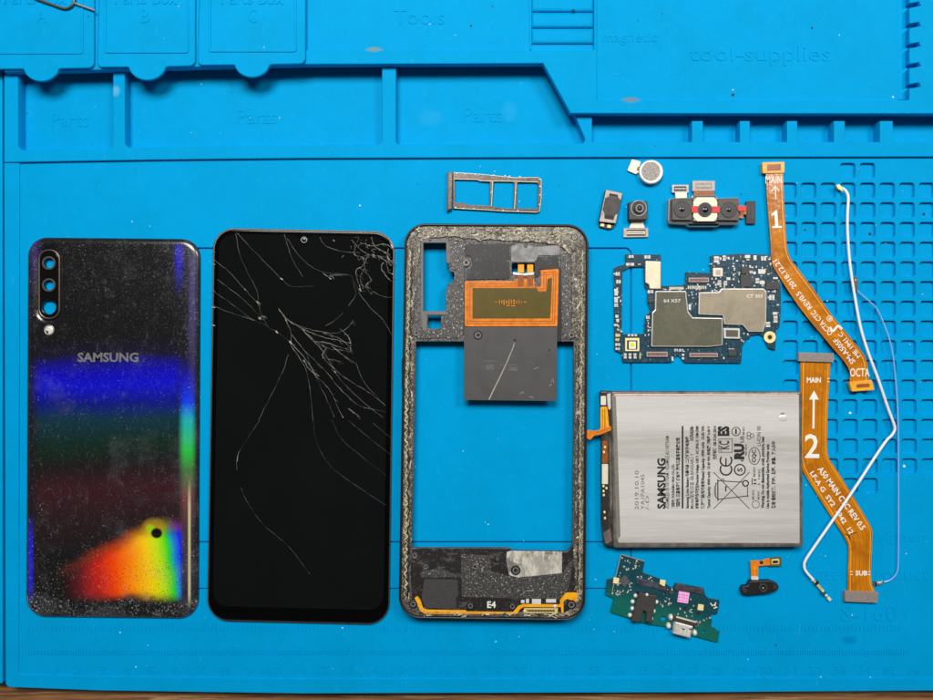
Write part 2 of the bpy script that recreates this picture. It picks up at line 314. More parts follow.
class B:
    def __init__(s): s.V, s.F, s.I, s.S, s.mats = [], [], [], {}, []
    def mi(s, m):
        if m not in s.mats: s.mats.append(m)
        return s.mats.index(m)
    def slab(s, outer, z0, z1, m, holes=(), bev=0.0, bz=None, seg=2, zref=None, side=None):
        zr = z1 if zref is None else zref; bz = bev if bz is None else bz
        loops = []
        for i, l in enumerate([outer]+list(holes)):
            w = [wxy(p, zr) for p in l]
            q = [w[k] for k in range(len(w)) if (Vector(w[k])-Vector(w[k-1])).length > 1e-6]
            a = area(q)
            if (i == 0) != (a > 0): q = q[::-1]
            loops.append(q)
        def off(l, d):
            if d == 0: return l
            o = []; n = len(l)
            for k in range(n):
                p = Vector(l[k]); e1 = (p-Vector(l[k-1])).normalized(); e2 = (Vector(l[(k+1) % n])-p).normalized()
                n1 = Vector((-e1.y, e1.x)); n2 = Vector((-e2.y, e2.x)); mm = n1+n2
                if mm.length < 1e-4: mm = n1
                mm.normalize(); c = max(0.35, mm.dot(n1)); q = p+mm*(d/c); o.append((q.x, q.y))
            return o
        rings = [(0, z0)]
        if bev > 0:
            for k in range(seg+1):
                t = math.pi/2*k/seg; rings.append((bev*(1-math.cos(t)), z1-bz+bz*math.sin(t)))
        else: rings.append((0, z1))
        mi = s.mi(m); ms = mi if side is None else s.mi(side); top = []; 
        for l in loops:
            prev = None; n = len(l)
            for j, (d, z) in enumerate(rings):
                o = off(l, d*0.001); st = len(s.V); s.V += [(p[0], p[1], z*0.001) for p in o]
                if prev is not None:
                    for k in range(n):
                        k2 = (k+1) % n
                        s.F.append((prev+k, prev+k2, st+k2, st+k)); s.I.append(ms)
                prev = st
            top.append((prev, o))
        idx = []; 
        for st, o in top: idx += [st+k for k in range(len(o))]
        for t in tessellate_polygon([[Vector((p[0], p[1], 0)) for p in o] for st, o in top]):
            a, b, c = (idx[i] for i in t); A, Bb, Cc = s.V[a], s.V[b], s.V[c]
            cr_ = (Bb[0]-A[0])*(Cc[1]-A[1])-(Bb[1]-A[1])*(Cc[0]-A[0])
            if abs(cr_) < 1e-14: continue
            s.S[len(s.F)] = False
            s.F.append((a, b, c) if cr_ > 0 else (a, c, b)); s.I.append(mi)
        return s
    def dome(s, cx, cy, r, z0, h, m, n=16, rings=4, ry=None):
        mi = s.mi(m); x0, y0 = wxy((cx, cy), z0+h); R = r*K*f(z0+h); Ry = (ry or r)*K*f(z0+h); prev = None
        for j in range(rings):
            t = math.pi/2*j/rings; st = len(s.V)
            s.V += [(x0+R*math.cos(t)*math.cos(2*math.pi*k/n), y0+Ry*math.cos(t)*math.sin(2*math.pi*k/n), (z0+h*math.sin(t))*.001) for k in range(n)]
            if prev is not None:
                for k in range(n): s.F.append((prev+k, prev+(k+1) % n, st+(k+1) % n, st+k)); s.I.append(mi)
            prev = st
        s.V.append((x0, y0, (z0+h)*.001)); t = len(s.V)-1
        for k in range(n): s.F.append((prev+k, prev+(k+1) % n, t)); s.I.append(mi)
        return s
    def tube(s, pts, r, m, n=10):            # pts (px, py, z mm) or with own radius (mm)
        mi = s.mi(m); P = []; 
        for p in pts: a = wxy(p, p[2]); P.append(Vector((a[0], a[1], p[2]*.001)))
        prev = None
        for i, p in enumerate(P):
            d = (P[min(i+1, len(P)-1)]-P[max(0, i-1)]).normalized(); u = d.cross(Vector((0, 0, 1)))
            if u.length < 1e-3: u = Vector((1, 0, 0))
            u.normalize(); v = u.cross(d); st = len(s.V); rr = (pts[i][3] if len(pts[i]) > 3 else r)*.001
            s.V += [tuple(p+u*rr*math.cos(2*math.pi*k/n)+v*rr*math.sin(2*math.pi*k/n)) for k in range(n)]
            if prev is not None:
                for k in range(n): s.F.append((prev+k, st+k, st+(k+1) % n, prev+(k+1) % n)); s.I.append(mi)
            else: s.F.append(tuple(st+k for k in range(n))); s.I.append(mi)
            prev = st
        s.F.append(tuple(prev+n-1-k for k in range(n))); s.I.append(mi); return s
    def text(s, t, cx, cy, w, h, z, m, rot=0, th=0.04, bold=0.0):
        V, F = text_geo(t, bold); mi = s.mi(m); st = len(s.V); a = math.radians(rot); x0, y0 = wxy((cx, cy), z)
        for (x, y, q) in V:
            X, Y = x*w*K*f(z), y*h*K*f(z)
            s.V.append((x0+X*math.cos(a)-Y*math.sin(a), y0+X*math.sin(a)+Y*math.cos(a), (z+q*th)*.001))
        for p in F: s.F.append(tuple(st+i for i in p)); s.I.append(mi)
        return s
    def build(s, name, parent=None, label=None, kind=None, origin=None):
        me = bpy.data.meshes.new(name); o = bpy.data.objects.new(name, me); sc.collection.objects.link(o)
        org = origin if origin is not None else (parent['_o'] if parent is not None else (0, 0, 0))
        org = tuple(org)
        me.from_pydata([(v[0]-org[0], v[1]-org[1], v[2]-org[2]) for v in s.V], [], s.F)
        for mm in s.mats: me.materials.append(mm)
        me.polygons.foreach_set('material_index', s.I)
        me.polygons.foreach_set('use_smooth', [s.S.get(i, True) for i in range(len(s.F))]); me.set_sharp_from_angle(angle=math.radians(38)); me.polygons.foreach_set('use_smooth', [s.S.get(i, True) for i in range(len(s.F))]); me.update()
        if parent is not None: o.parent = parent
        elif origin is not None: o.location = org
        o['_o'] = org
        if label: o['label'] = label
        if kind: o['kind'] = kind
        return o
def thing(name, label, cat, px, py, z=0, group=None):
    o = bpy.data.objects.new(name, None); sc.collection.objects.link(o); o.empty_display_size = 0.005
    a = ((px-CX)*K, (CY-py)*K); o.location = (a[0], a[1], z*.001); o['_o'] = (a[0], a[1], z*.001)
    o['label'] = label; o['category'] = cat
    if group: o['group'] = group
    return o
def tag(o, label, cat, group=None):
    o['label'] = label; o['category'] = cat
    if group: o['group'] = group
    return o
def part(name, parent, outer, z0, z1, m, **kw): return B().slab(outer, z0, z1, M[m], **kw).build(name, parent)

# ---------------------------------------------------------------- the setting: wooden bench
b = B(); b.slab(rect(-400, -300, 1340, 1000), -30, -5.8, M['wood'], bev=1.0); b.build('tabletop', kind='structure')

# ---------------------------------------------------------------- silicone repair mat
mat = thing('repair_mat', 'large bright blue silicone mat with moulded trays and grid cells under the phone parts', 'repair mat', CX, CY, -5.8)
blue = M['blue']
b = B()
b.slab(rnd([(-60, -80), (1010, -80), (1010, 684), (2.5, 684), (-60, 684)]), -5.8, -4.2, blue)
b.slab(rnd([(-60, -80), (2.2, -80), (2.6, 683.5, 2), (-60, 682)]), -4.6, 0.2, blue, bev=0.3)
work = rnd([(19.5, 162.5, 1), (150, 160.2), (300, 158.6), (600, 157.6), (1000, 157), (1000, 678), (700, 677.5), (300, 678.3), (100, 676), (18.5, 674, 2)])
b.slab(rnd([(4, 154), (1010, 154), (1010, 690), (700, 692.3), (300, 693.5), (100, 690.5), (5.5, 687, 5)]), -5.8, 0.6, blue, holes=[work], bev=0.25)
tray1 = rnd([(18, 50), (113, 50), (113, 149, 4), (18, 150, 5)])
tray2 = rnd([(124.5, 50), (382, 50), (382, 144.5, 4), (125, 147.5, 5)])
tray3 = rnd([(396, 50), (544, 50), (547, 64), (574, 113), (587, 143.5, 4), (396, 144.5, 4)])
slot = rnd([(592, 100), (1000, 100), (1000, 142), (890, 142)]); slot = [(592, 100), (1000, 100), (1000, 142)]
for xa, xb in [(880, 893), (834, 845), (787, 797.5), (740, 750), (692, 703)]: slot += [(xb, 142), (xb, 121), (xa, 121), (xa, 142)]
slot += [(592, 142)]
b.slab(rnd([(4, -80), (1010, -80), (1010, 156.5), (600, 157.2), (300, 158.2), (150, 159.8), (4, 162.3)]), -4.4, 1.4, blue, holes=[tray1, tray2, tray3, slot], bev=0.3)
b.build('rim', mat)
# work surface with grid cells and grooves
cells = []
for j in range(17):
    for i in range(10):
        if j in (0, 16) and i not in (3, 4): continue
        yy = 163+19.7*j; xx = 781.3+19.65*i+0.009*(yy-163)
        cells.append(rect(xx, yy, xx+15.2, yy+15.3, 3.2))
grooves = [stroke(rnd([(120, 248.3), (627, 248.3), (631, 252, 3), (631, 588)], 3), 1.6), stroke([(120, 542), (628.5, 542)], 1.6), stroke([(120, 588.6), (628.5, 588.6)], 1.3), stroke([(633.5, 588.6), (700, 588.6)], 1.2)]
b = B(); b.slab(rect(10, 155.5, 1008, 684), -4.4, 0.0, blue, holes=cells+grooves, bev=0.18)
b.slab(rect(90, 160, 1005, 620), -4.3, -1.45, blue); b.build('work_surface', mat)
# raised shelf with storage recesses
hole_tool = rnd([(306, -70), (594, -70), (594, 50.5, 2), (306, 50.5, 3)])
hs = [(597, -70), (909.5, -70)]
for k in range(-2, 5):
    yy = 3.5+20.2*k; hs += [(909.5, yy), (919, yy-1.5), (921, yy+2), (909.5, yy+4.5)]
hs += [(909.5, 100), (597, 100)]
b = B(); b.slab([(4, -78), (4, 72), (100, 70), (200, 67), (305, 64.5), (543, 63.5), (570.5, 113.5), (1008, 113.8), (1008, -78)], 1.0, 4.6, blue, holes=[hole_tool, hs], bev=0.45)
b.slab(rect(300, -72, 600, 56), 1.2, 3.1, blue); b.slab(rect(594, -72, 898, 104), 1.2, 3.3, blue, bev=0.2)
for k in range(-3, 3): b.slab(rect(531.5, -3.2+16*k, 593.8, 11.6+16*k), 2.2, 4.4, blue, bev=1.6, bz=1.3, seg=5)
b.slab(rect(529.5, -72, 531.6, 50), 3.0, 3.5, blue, bev=0.2)
b.build('storage_shelf', mat)
# embossed lettering and ruler
for a_ in [('Parts', 70, 120, 37, 14, -4.2, .18), ('Parts', 257, 117, 40, 14, -4.2, .18), ('Parts', 483, 115, 39, 15, -4.2, .18), ('Tools', 419, 17, 51, 15, 3.1, .2), ('magnetic', 630, 39, 55, 13, 3.3, .18), ('tool-supplies', 760, 56, 141, 20, 3.3, .2), ('S-160', 869, 613, 56, 16, 0, .24), ('Senior designer', 863, 538, 124, 14, 0, .14), ('Patent Product', 868, 573, 122, 14, 0, .16)]:
    B().text(*a_[:6], blue, th=a_[6]).build('embossed_lettering', mat)
b = B()
for k in range(0, 359):
    x = 28+2.46*k; L = 7 if k % 10 == 0 else (5.5 if k % 5 == 0 else 4.5)
    b.slab(rect(x, 655-L, x+1.1, 655), -0.02, 0.24, blue)
for k in range(0, 14*16):
    x = 28+62.5/16*k
    if x > 910: break
    b.slab(rect(x, 626, x+0.9, 626+(8 if k % 16 == 0 else 5)), -0.02, 0.2, blue)
for k in range(0, 36): b.text(str(k+1), 28+24.6*(k+1), 670, 9 if k < 9 else 12, 8, 0, blue, th=0.2)
for k in range(1, 14): b.text(str(k), 30+62.5*k, 640, 5, 6, 0, blue, th=0.1)
b.build('embossed_ruler', mat)

# lids
def lid(x0, x1, yb, tx, tr, letter, inner, label):
    t = thing('storage_box_lid', label, 'box lid', (x0+x1)/2, 20, 4.2, 'blue storage box lids along the top edge')
    tab = [(tx+tr*math.cos(a), yb-3+tr*0.86*math.sin(a)) for a in [math.radians(v) for v in range(12, 169, 12)]]
    out = rnd([(x0, -70), (x1, -70, 4), (x1, yb-1, 6)])+rnd([(tx+tr+3, yb), ])+tab+[(tx-tr-3, yb)]+rnd([(x0, -70), (x1, -70), (x0, yb, 6)])[2:]
    top = rnd([(x0, -70, 4), (x1, -70, 4), (x1, yb-1, 6), (tx+tr+2, yb-0.4)])
    out = top+tab+[(tx-tr-2, yb)]+rnd([(tx, yb+0.1), (x0, yb+0.4, 5), (x0, -70)])[1:-1]
    b = B(); b.slab(out, 4.75, 5.9, blue, bev=0.45, seg=3)
    ix0, ix1, iy = inner; b.slab(rect(ix0, -60, ix1, iy, 3), 5.8, 6.25, blue, holes=[rect(ix0+2.2, -58, ix1-2.2, iy-2.2, 2)], bev=0.1); b.build('lid_panel', t)
    b = B(); b.text(letter, tx+0.5 if letter != 'B' else tx-2, 16, 9, 14, 5.9, blue, th=0.2, bold=0.0)
    b.text('Parts Box', (ix0+ix1)/2, -1.5, 62, 12, 5.9, blue, th=0.25); b.build('embossed_lettering', t)
lid(-22, 94, 69, 41, 18, 'A', (-12, 83, 54), 'blue silicone lid embossed with the letter A, under the steel eject pin')
lid(97.3, 195.2, 67, 147, 19, 'B', (104, 188.5, 53), 'blue silicone lid embossed with the letter B, between the A and C lids')
lid(197.5, 305.5, 65, 252, 18, 'C', (208.5, 296.5, 52), 'blue silicone lid embossed with the letter C, right of the B lid')

# eject pin on lid A
t = thing('sim_eject_pin', 'bent bare steel eject pin with a wire loop, lying across the A lid', 'eject pin', 62, 4, 5.9)
B().tube(smooth_path([(24, -9, 6.6), (34, -2, 6.6), (50, 4, 6.6), (62, 8.2, 6.6), (68, 8.3, 6.6), (73, 4.5, 6.7), (74.5, -2, 6.8), (74, -12, 6.8)]), 0.48, M['brownish']).build('wire_loop', t)
B().tube(smooth_path([(74, 3, 6.8), (79, 5, 6.9), (87, 7.8, 6.9), (95, 10.5, 6.9)]), 0.38, M['steel']).build('pin', t)

# ---------------------------------------------------------------- phone back cover
t = thing('phone_back_cover', 'scratched dark phone back cover with painted rainbow reflections and three camera holes, lying leftmost on the mat', 'phone cover', 112, 428)
CO = [(26.5, 236.8, 19), (199.5, 238.6, 19), (197.5, 619.5, 20), (24.5, 617.5, 20)]
cov = rnd(CO, seg=10)
isl = lambda d: rnd([(38.2-d, 249.5-d, 10+d), (59.5+d, 249.5-d, 10+d), (59.5+d, 319-d*-1, 10+d), (38.2-d, 319+d, 10+d)], seg=8)
B().slab(cov, 0.0, 2.0, M['painted_rainbow'], holes=[isl(-0.6)], bev=2.6, bz=1.5, seg=7).build('panel', t)
B().slab(isl(0.3), 0.4, 2.3, M['brownish'], holes=[isl(-1.4)], bev=0.25).build('camera_bezel', t)
hol = [circ(48.7, 263, 5.0), circ(48.7, 285, 5.0), circ(48.7, 307, 7.3)]
B().slab(isl(-1.3), 0.3, 2.0, M['blackgloss'], holes=hol, bev=0.1).build('camera_window', t)
for (cx, cy, r) in [(48.7, 263, 6.8), (48.7, 285, 6.8)]:
    B().slab(circ(cx, cy, r), 1.9, 2.12, M['darkgrey'], holes=[circ(cx, cy, r-1.7)], bev=0.05).build('lens_ring', t)
o = B().slab(circ(48.9, 330, 5.2), 1.9, 2.15, M['steel'], holes=[circ(48.9, 330, 4.0)], bev=0.1).dome(48.9, 330, 4.1, 1.95, 0.3, M['solder']).dome(47, 332, 1.4, 2.2, .12, M['ink']).build('flash_lens', t)
B().text('SAMSUNG', 108, 357.3, 61, 9.5, 1.985, simple('grey_logo', srgb(98, 97, 96), 0.6, 0, .3), th=0.03, bold=0.03).build('logo', t)

# ---------------------------------------------------------------- cracked screen
t = thing('phone_screen', 'black phone screen with cracked glass in its upper half, between cover and frame', 'phone screen', 301, 426)
SC = [(213.2, 227.8, 21), (394.7, 231.3, 21), (389.3, 625, 22), (206.8, 620.8, 22)]
def insetq(Q, l, tp, r, bt, rad):
    return [(Q[0][0]+l, Q[0][1]+tp, rad), (Q[1][0]-r, Q[1][1]+tp, rad), (Q[2][0]-r, Q[2][1]-bt, rad), (Q[3][0]+l, Q[3][1]-bt, rad)]
B().slab(rnd(SC, seg=10), 0, 1.4, M['brownish'], bev=0.3).build('frame_edge', t)
b = B(); b.slab(rnd(insetq(SC, 1.3, 1.3, 1.3, 1.3, 20), seg=10), 1.3, 2.0, M['bezel'], bev=0.55, bz=0.4, seg=5); b.build('cover_glass', t)
q = insetq(SC, 6, 6, 6, 15, 15); ds = rnd(q, seg=8)
xs = 304.0; notch = [(295.5, 235.4), (298.5, 237.5), (300, 242), (304, 245.5), (308, 242), (309.5, 237.5), (312.5, 235.6)]
ins = max(i for i in range(len(ds)) if ds[i][0] < 260 and ds[i][1] < 260)
ds = ds[:ins+1]+notch+ds[ins+1:]
b = B(); b.slab(ds, 1.9, 2.02, M['display'])
Z = lambda L: [(200+x/3.5, 220+y/3.5) for x, y in L]; Z2 = lambda L: [(200+x/3.18, 420+y/3.18) for x, y in L]
cr_b = [[(125,45),(135,100),(150,150),(175,200),(200,250),(205,300),(220,340),(240,375),(270,392),(315,425)],[(130,45),(200,120),(285,205),(320,232),(400,232)],
[(50,140),(100,180),(157,243),(200,290)],[(60,208),(130,260),(180,305),(215,345)],[(45,250),(100,285),(180,345),(240,372)],
[(275,310),(300,350),(320,400),(320,440),(360,500),(380,560),(395,700)],[(275,310),(310,352),(360,375),(420,390),(480,395),(520,375),(535,352)],
[(310,352),(370,385),(430,410),(480,420),(525,430)],[(330,360),(400,420),(450,450),(490,455),(528,460)],[(360,385),(430,460),(470,520),(520,560),(600,610),(650,650)],
[(320,400),(370,460),(440,530),(500,600),(560,650),(650,672)],[(320,430),(380,500),(405,545),(450,590),(500,690)],[(430,395),(480,410),(520,440),(528,460)],[(490,380),(520,410),(528,440),(527,460)],
[(305,65),(350,130),(400,170),(450,185),(520,192),(540,215),(560,260)],[(430,185),(460,208),(455,195),(520,192)],
[(530,70),(570,110),(610,125),(650,130),(675,150)],[(545,85),(540,120),(570,130)],[(560,80),(600,90),(650,85),(672,100)],[(590,120),(570,160),(545,180),(560,240),(555,260)],
[(570,130),(580,180),(600,210),(580,230),(600,260)],[(575,170),(560,200),(570,240)],[(640,150),(635,170),(655,200),(670,215)],[(650,140),(660,180),(675,190)],[(600,60),(610,90),(640,110),(665,120)],
[(660,100),(655,130),(670,160),(660,150)],[(630,130),(660,145),(678,140)],[(460,440),(510,480),(545,500)],[(365,490),(380,520),(415,545)],[(400,425),(450,430),(500,450),(525,445)],[(440,450),(430,480),(475,525)],
[(205,345),(222,335)],[(196,285),(208,290)],[(445,485),(490,495)],[(520,660),(560,690)]]
cr_f = [[(205,700),(240,630),(290,530)],[(295,50),(320,130),(360,200)],[(560,260),(600,310),(640,350),(670,400)],[(290,530),(310,470)],[(440,370),(480,345),(500,325)],[(545,500),(570,560),(620,620),(645,645)],[(600,250),(650,270),(680,270)],[(550,80),(555,60),(540,62)],
[(535,215),(545,260),(520,300)],[(370,460),(400,540),(440,620),(470,690)],[(45,300),(110,325),(190,352)],[(460,520),(520,590),(600,660),(640,690)],[(420,60),(440,90),(500,110),(560,115)]]
cr_l = [[(190,0),(150,60),(125,100),(117,130),(117,160)],[(130,215),(150,260),(200,330),(280,400),(320,450),(350,490)],[(360,0),(370,70),(410,140),(470,190),(590,270)],[(420,0),(450,60),(520,120),(590,175)],[(470,0),(530,50),(605,110)],[(550,10),(605,55)]]
def jit(L, a=0.35):
    P = smooth_path(L, 5); return [P[0]]+[(p[0]+random.uniform(-a, a), p[1]+random.uniform(-a, a)) for p in P[1:-1]]+[P[-1]]
for i_, L in enumerate(cr_b):
    up = i_ < 5 or i_ == 14
    b.slab(stroke(jit(Z(L), .4), random.uniform(.2, .34) if up else random.uniform(.2, .42), .14), 2.0, 2.035+random.random()*.004, M['crackfaint' if up else 'crack'])
    if not up:
        P = jit(Z(L), .4)                    # glinting flakes and side cracks along the main breaks
        for _ in range(7):
            p = random.choice(P); a = random.uniform(.2, 1.2); q = random.uniform(1.5, 6)
            b.slab(stroke([p, (p[0]+q*.5*math.cos(a), p[1]+q*.5*math.sin(a)+.4), (p[0]+q*math.cos(a), p[1]+q*math.sin(a))], random.uniform(.15, .35), .1), 2.0, 2.03+random.random()*.004, M['crackfaint'])
        for _ in range(3):
            p = random.choice(P); b.slab(rrect(p[0], p[1], random.uniform(.4, 1.1), random.uniform(.3, .8), random.uniform(0, 90)), 2.0, 2.045, M['crack'])
for _ in range(20):
    x = 352+random.gauss(0, 1)*6+22*random.random(); y = 238+random.random()*24; x = min(x, 389)
    a = random.uniform(0, 3.1); q = random.uniform(1.5, 6); b.slab(stroke([(x, y), (x+q*math.cos(a)*.6, y+q*math.sin(a)*.5), (min(392, x+q*math.cos(a)), y+q*math.sin(a))], random.uniform(.15, .4), .12), 2.0, 2.04, M[random.choice(['crack', 'crackfaint'])])

for L in cr_f: b.slab(stroke(jit(Z(L)), .26), 2.0, 2.03+random.random()*.004, M['crackfaint'])
for L in cr_l: b.slab(stroke(jit(Z2(L), .2), .17), 2.0, 2.03+random.random()*.004, M['crackfaint'])
b.slab(stroke(Z2([(123, 100), (120, 115), (118, 132)]),   .4), 2.0, 2.045, M['crack'])
for L in [[(265, 388), (272, 396)], [(312, 424), (320, 432)], [(360, 380), (366, 388)], [(470, 528), (476, 534)], [(280, 203), (290, 209)], [(558, 240), (564, 250)], [(655, 125), (662, 140)], [(668, 85), (675, 98)], [(605, 120), (612, 128)], [(205, 340), (212, 348)], [(466, 70), (471, 74)], [(155, 240), (160, 246)], [(362, 490), (367, 498)]]:
    b.slab(stroke(Z(L), 1.1), 2.0, 2.05, M['crack'])
for yy in (252, 264, 291, 307, 325): b.slab(stroke([(212, yy), (215, yy+.6)], .9), 1.9, 2.03, M['crack'])
b.build('display', t)
o = B().slab(circ(304, 239.8, 4.2), 1.9, 2.05, M['bezel'], bev=.05).slab(circ(304, 239.8, 3.0), 2.0, 2.07, M['steel'], holes=[circ(304, 239.8, 2.6)]).dome(304, 239.8, 2.4, 2.03, .15, M['lens']).build('front_camera', t)

# ---------------------------------------------------------------- phone mid frame
t = thing('phone_mid_frame', 'stripped phone middle frame caked in old glue, with an orange coil and empty battery bay', 'phone frame', 494, 421)
FR = [(404.6, 223.3, 21), (588.8, 224.2, 21), (585.4, 621, 22), (398.4, 618.5, 22)]
outer = rnd(FR, seg=10)
rail_in = rnd(insetq(FR, 2.2, 2.6, 2.2, 2.2, 19), seg=10)
B().slab(outer, 0, 6.4, M['black'], holes=[rail_in], bev=0.45, seg=3).build('side_rail', t)
cham = rnd(insetq(FR, 1.5, 1.5, 1.5, 1.5, 20), seg=10)
bay = rnd([(416, 341.5), (573.5, 341.5), (574, 400), (572.5, 545), (567, 551.5), (513, 550.5), (508, 548), (412, 548), (412, 540)], 1)
camw = rnd([(423.5, 243), (446, 243), (446, 262), (449, 264), (449, 271.5), (454, 272), (454, 282), (448.5, 283), (446, 292), (446, 311), (423.5, 311)], 1)
camw2 = rect(428, 315.5, 441, 328.5, .6); conn = rect(512, 263, 534.5, 272.5, 1)
plate = rnd(insetq(FR, 2.0, 2.2, 2.0, 2.0, 19), seg=10)
B().slab(plate, 3.6, 5.4, M['chassis'], holes=[bay, camw, camw2, conn], bev=0.15).build('chassis', t)
# glue band round the rim
inn = rnd([(421, 240, 5), (450, 236), (463, 238), (545, 243), (560, 246), (571.5, 256), (572, 330), (576, 338), (575.5, 360), (574.5, 540), (573, 560), (577.5, 600, 6), (566, 613.5, 6), (425, 612, 6), (409, 598, 6), (408, 565), (411, 540), (413.5, 400), (415, 345), (412, 335), (415, 300)], 1)
def jitter(l, a): return [(p[0]+random.uniform(-a, a), p[1]+random.uniform(-a, a)) for p in l]
def dens(l, step):
    o = []
    for i in range(len(l)):
        a, c = l[i-1], l[i]; n = max(1, int(math.dist(a, c)/step))
        for k in range(n): o.append((a[0]+(c[0]-a[0])*k/n, a[1]+(c[1]-a[1])*k/n))
    return o
B().slab(rnd(insetq(FR, 2.6, 3.0, 2.8, 3.0, 19), seg=10), 5.2, 6.0, M['glue'], holes=[jitter(dens(inn, 3), .6)], bev=0.2).build('glue_band', t)
b = B()
def bead(x0, y0, x1, y1, n, amp, r, mm='bead', z=6.0):
    pts = []
    for k in range(n+1):
        u = k/n; pts.append((x0+(x1-x0)*u+(amp if k % 2 else -amp)*random.uniform(.3, 1.2), y0+(y1-y0)*u, z, r*random.uniform(.45, 1.15)))
    b.tube(smooth_tube(pts), r, M[mm], 8)
def smooth_tube(P):
    o = smooth_path(P, 3)
    return [(p[0], p[1], p[2], abs(p[3])) for p in o]
def bead_old(x0, y0, x1, y1, n, amp, r):
    pts = []
    for k in range(n+1):
        u = k/n; pts.append((x0+(x1-x0)*u+random.uniform(-amp, amp), y0+(y1-y0)*u, 6.0, r*random.uniform(.5, 1.15)))
    b.tube(pts, r, M['bead'], 8)
for k in range(120):
    sd = random.choice('lrtb'); u = random.random()
    if sd == 't': x, y, a = random.uniform(415, 578), random.uniform(228, 241), random.uniform(-.5, .5)
    elif sd == 'b': x, y, a = random.uniform(420, 570), random.uniform(613, 617), random.uniform(-.2, .2)
    elif sd == 'l': x, y, a = 412-5*u+random.uniform(-4, 3.5), 245+u*350, 1.57+random.uniform(-.4, .4)
    else: x, y, a = 580.5-2.5*u+random.uniform(-3.5, 3.5), 245+u*350, 1.57+random.uniform(-.4, .4)
    L = random.uniform(2, 9); cv = random.uniform(-1.2, 1.2)
    P = smooth_path([(x+L*math.cos(a)*q-cv*math.sin(a)*math.sin(q*5), y+L*math.sin(a)*q+cv*math.cos(a)*math.sin(q*5)) for q in (0, .25, .5, .75, 1)], 3)
    if all(401.5 < p[0] < 585.5 and 226.5 < p[1] < 618 for p in P):
        b.tube([(p[0], p[1], 6.0) for p in P], random.uniform(.08, .26), M[random.choice(['bead', 'bead', 'ink', 'cream', 'felt'])], 6)
bead(410, 250, 406.5, 400, 46, 1.1, .33); bead(406.5, 400, 405.5, 600, 60, 1.4, .36); bead(582.5, 250, 580.5, 420, 48, .7, .25); bead(580.5, 420, 579.5, 595, 44, .5, .22)
bead(412.5, 250, 409, 400, 24, 1.1, .34, 'ink', 5.9); bead(409, 400, 408, 596, 30, 1.3, .38, 'ink', 5.9); bead(578.5, 345, 577.5, 590, 40, .6, .3, 'ink', 5.9)  # dark tubes stand in for the shadowed groove in the glue
for k in range(26):
    x = random.uniform(415, 578); y = random.uniform(229, 240); a = random.uniform(-.6, .6); L = random.uniform(3, 8)
    b.tube([(x+L*math.cos(a)*u, y+L*math.sin(a)*u+random.uniform(-.5, .5), 6.0, .25*random.uniform(.5, 1.2)) for u in (0, .3, .6, 1)], .2, M['bead'], 6)
b.build('glue_bead', t)
# speckled plates
B().slab(rnd([(449, 243, 2), (465, 240, 2), (463.5, 334, 1), (461, 338, 4), (440, 338, 3), (417, 339), (416.5, 330, 2), (425, 331, 2), (443.5, 331, 1), (444, 314), (450, 311, 2), (452, 284), (457, 281), (457, 271), (451, 269), (450, 255)], 1), 5.2, 5.75, M['speckle'], bev=.1).build('speckled_plate', t)
B().slab(rnd([(561, 254, 2), (571, 253, 2), (572, 325), (575, 336, 4), (568, 341, 4), (562, 333, 3)]), 5.2, 5.75, M['speckle'], bev=.1).build('speckled_plate', t)
B().slab(rnd([(421, 238.5, 4), (447, 238.5, 4), (450.5, 246, 2), (450.5, 262), (449, 264), (446.2, 262), (446.2, 242.8), (423.3, 242.8), (423.3, 311.2), (446.2, 311.2), (448, 315, 2), (427, 315), (427, 331), (422.5, 331, 2), (420.5, 311)], .6), 5.2, 5.85, simple('grey_gasket', srgb(104, 101, 100), .6), bev=.15).build('camera_gasket', t)
B().slab(rnd([(466, 244, 1.5), (509, 244, 1.5), (509.5, 279, 2), (467, 280, 1), (467, 270), (471, 268), (472.5, 263), (471, 257), (466, 255)]), 5.2, 5.8, M['moulding'], bev=.15).build('black_film', t)
B().slab(rnd([(511, 246, 3), (520, 243), (536, 247, 2), (560, 245, 2), (560, 256, 3), (538, 255, 3), (536, 262, 1), (511, 262)]), 5.2, 5.7, simple('smeared_metal', srgb(112, 111, 110), .35, .4, .7, 300), bev=.1).build('metal_shim', t)
B().slab(rnd([(538, 257, 2), (558, 256.5, 2), (559, 269), (540, 269.5), (538.5, 276, 2), (535, 278, 2), (534.6, 262)]), 5.2, 5.85, M['moulding'], bev=.15).build('black_film', t)
B().slab(rect(463.2, 240, 465.2, 335), 5.2, 5.6, M['black']).build('edge_channel', t)
B().slab(rect(557.5, 268, 561.3, 341), 3.6, 5.6, M['black'], bev=.1).build('edge_channel', t)
# coil
coil = rnd([(464.7, 281, 1.5), (514, 281), (514, 279), (534, 279), (535, 286.5), (540.8, 286.8, 1), (541, 270, 1), (558.8, 268.8, 1.5), (557.4, 326.3, 1.5), (464.7, 326.5, 1.5)])
b = B(); b.slab(coil, 5.3, 6.0, M['orange'], bev=.05)
for d, in [(2.6,), (4.8,)]:
    b.slab(rnd([(464.7+d, 281+d), (514, 281+d), (536, 281+d+1), (537, 286.8+d-.6), (540.8+d, 286.8+d-.6), (541+d, 270+d), (558.8-d, 268.8+d), (557.4-d, 326.3-d), (464.7+d, 326.5-d)], .8), 5.9, 6.03+d*.004, M['orangedark'],
       holes=[rnd([(464.7+d+.6, 281+d+.6), (514, 281+d+.6), (535.4, 281.6+d+1), (536.4, 287.4+d-.6), (541.4+d, 287.4+d-.6), (541.6+d, 270.6+d), (558.2-d, 269.4+d), (556.8-d, 325.7-d), (465.3+d, 325.9-d)], .8)])
b.slab(rnd([(472.5, 288, 1), (536, 288), (539, 292), (546.5, 291.5), (547.5, 279, 1), (552.2, 277.5, 1), (550.3, 318.4, 1), (472.5, 318.6, 1)]), 5.9, 6.06, M['olive'])
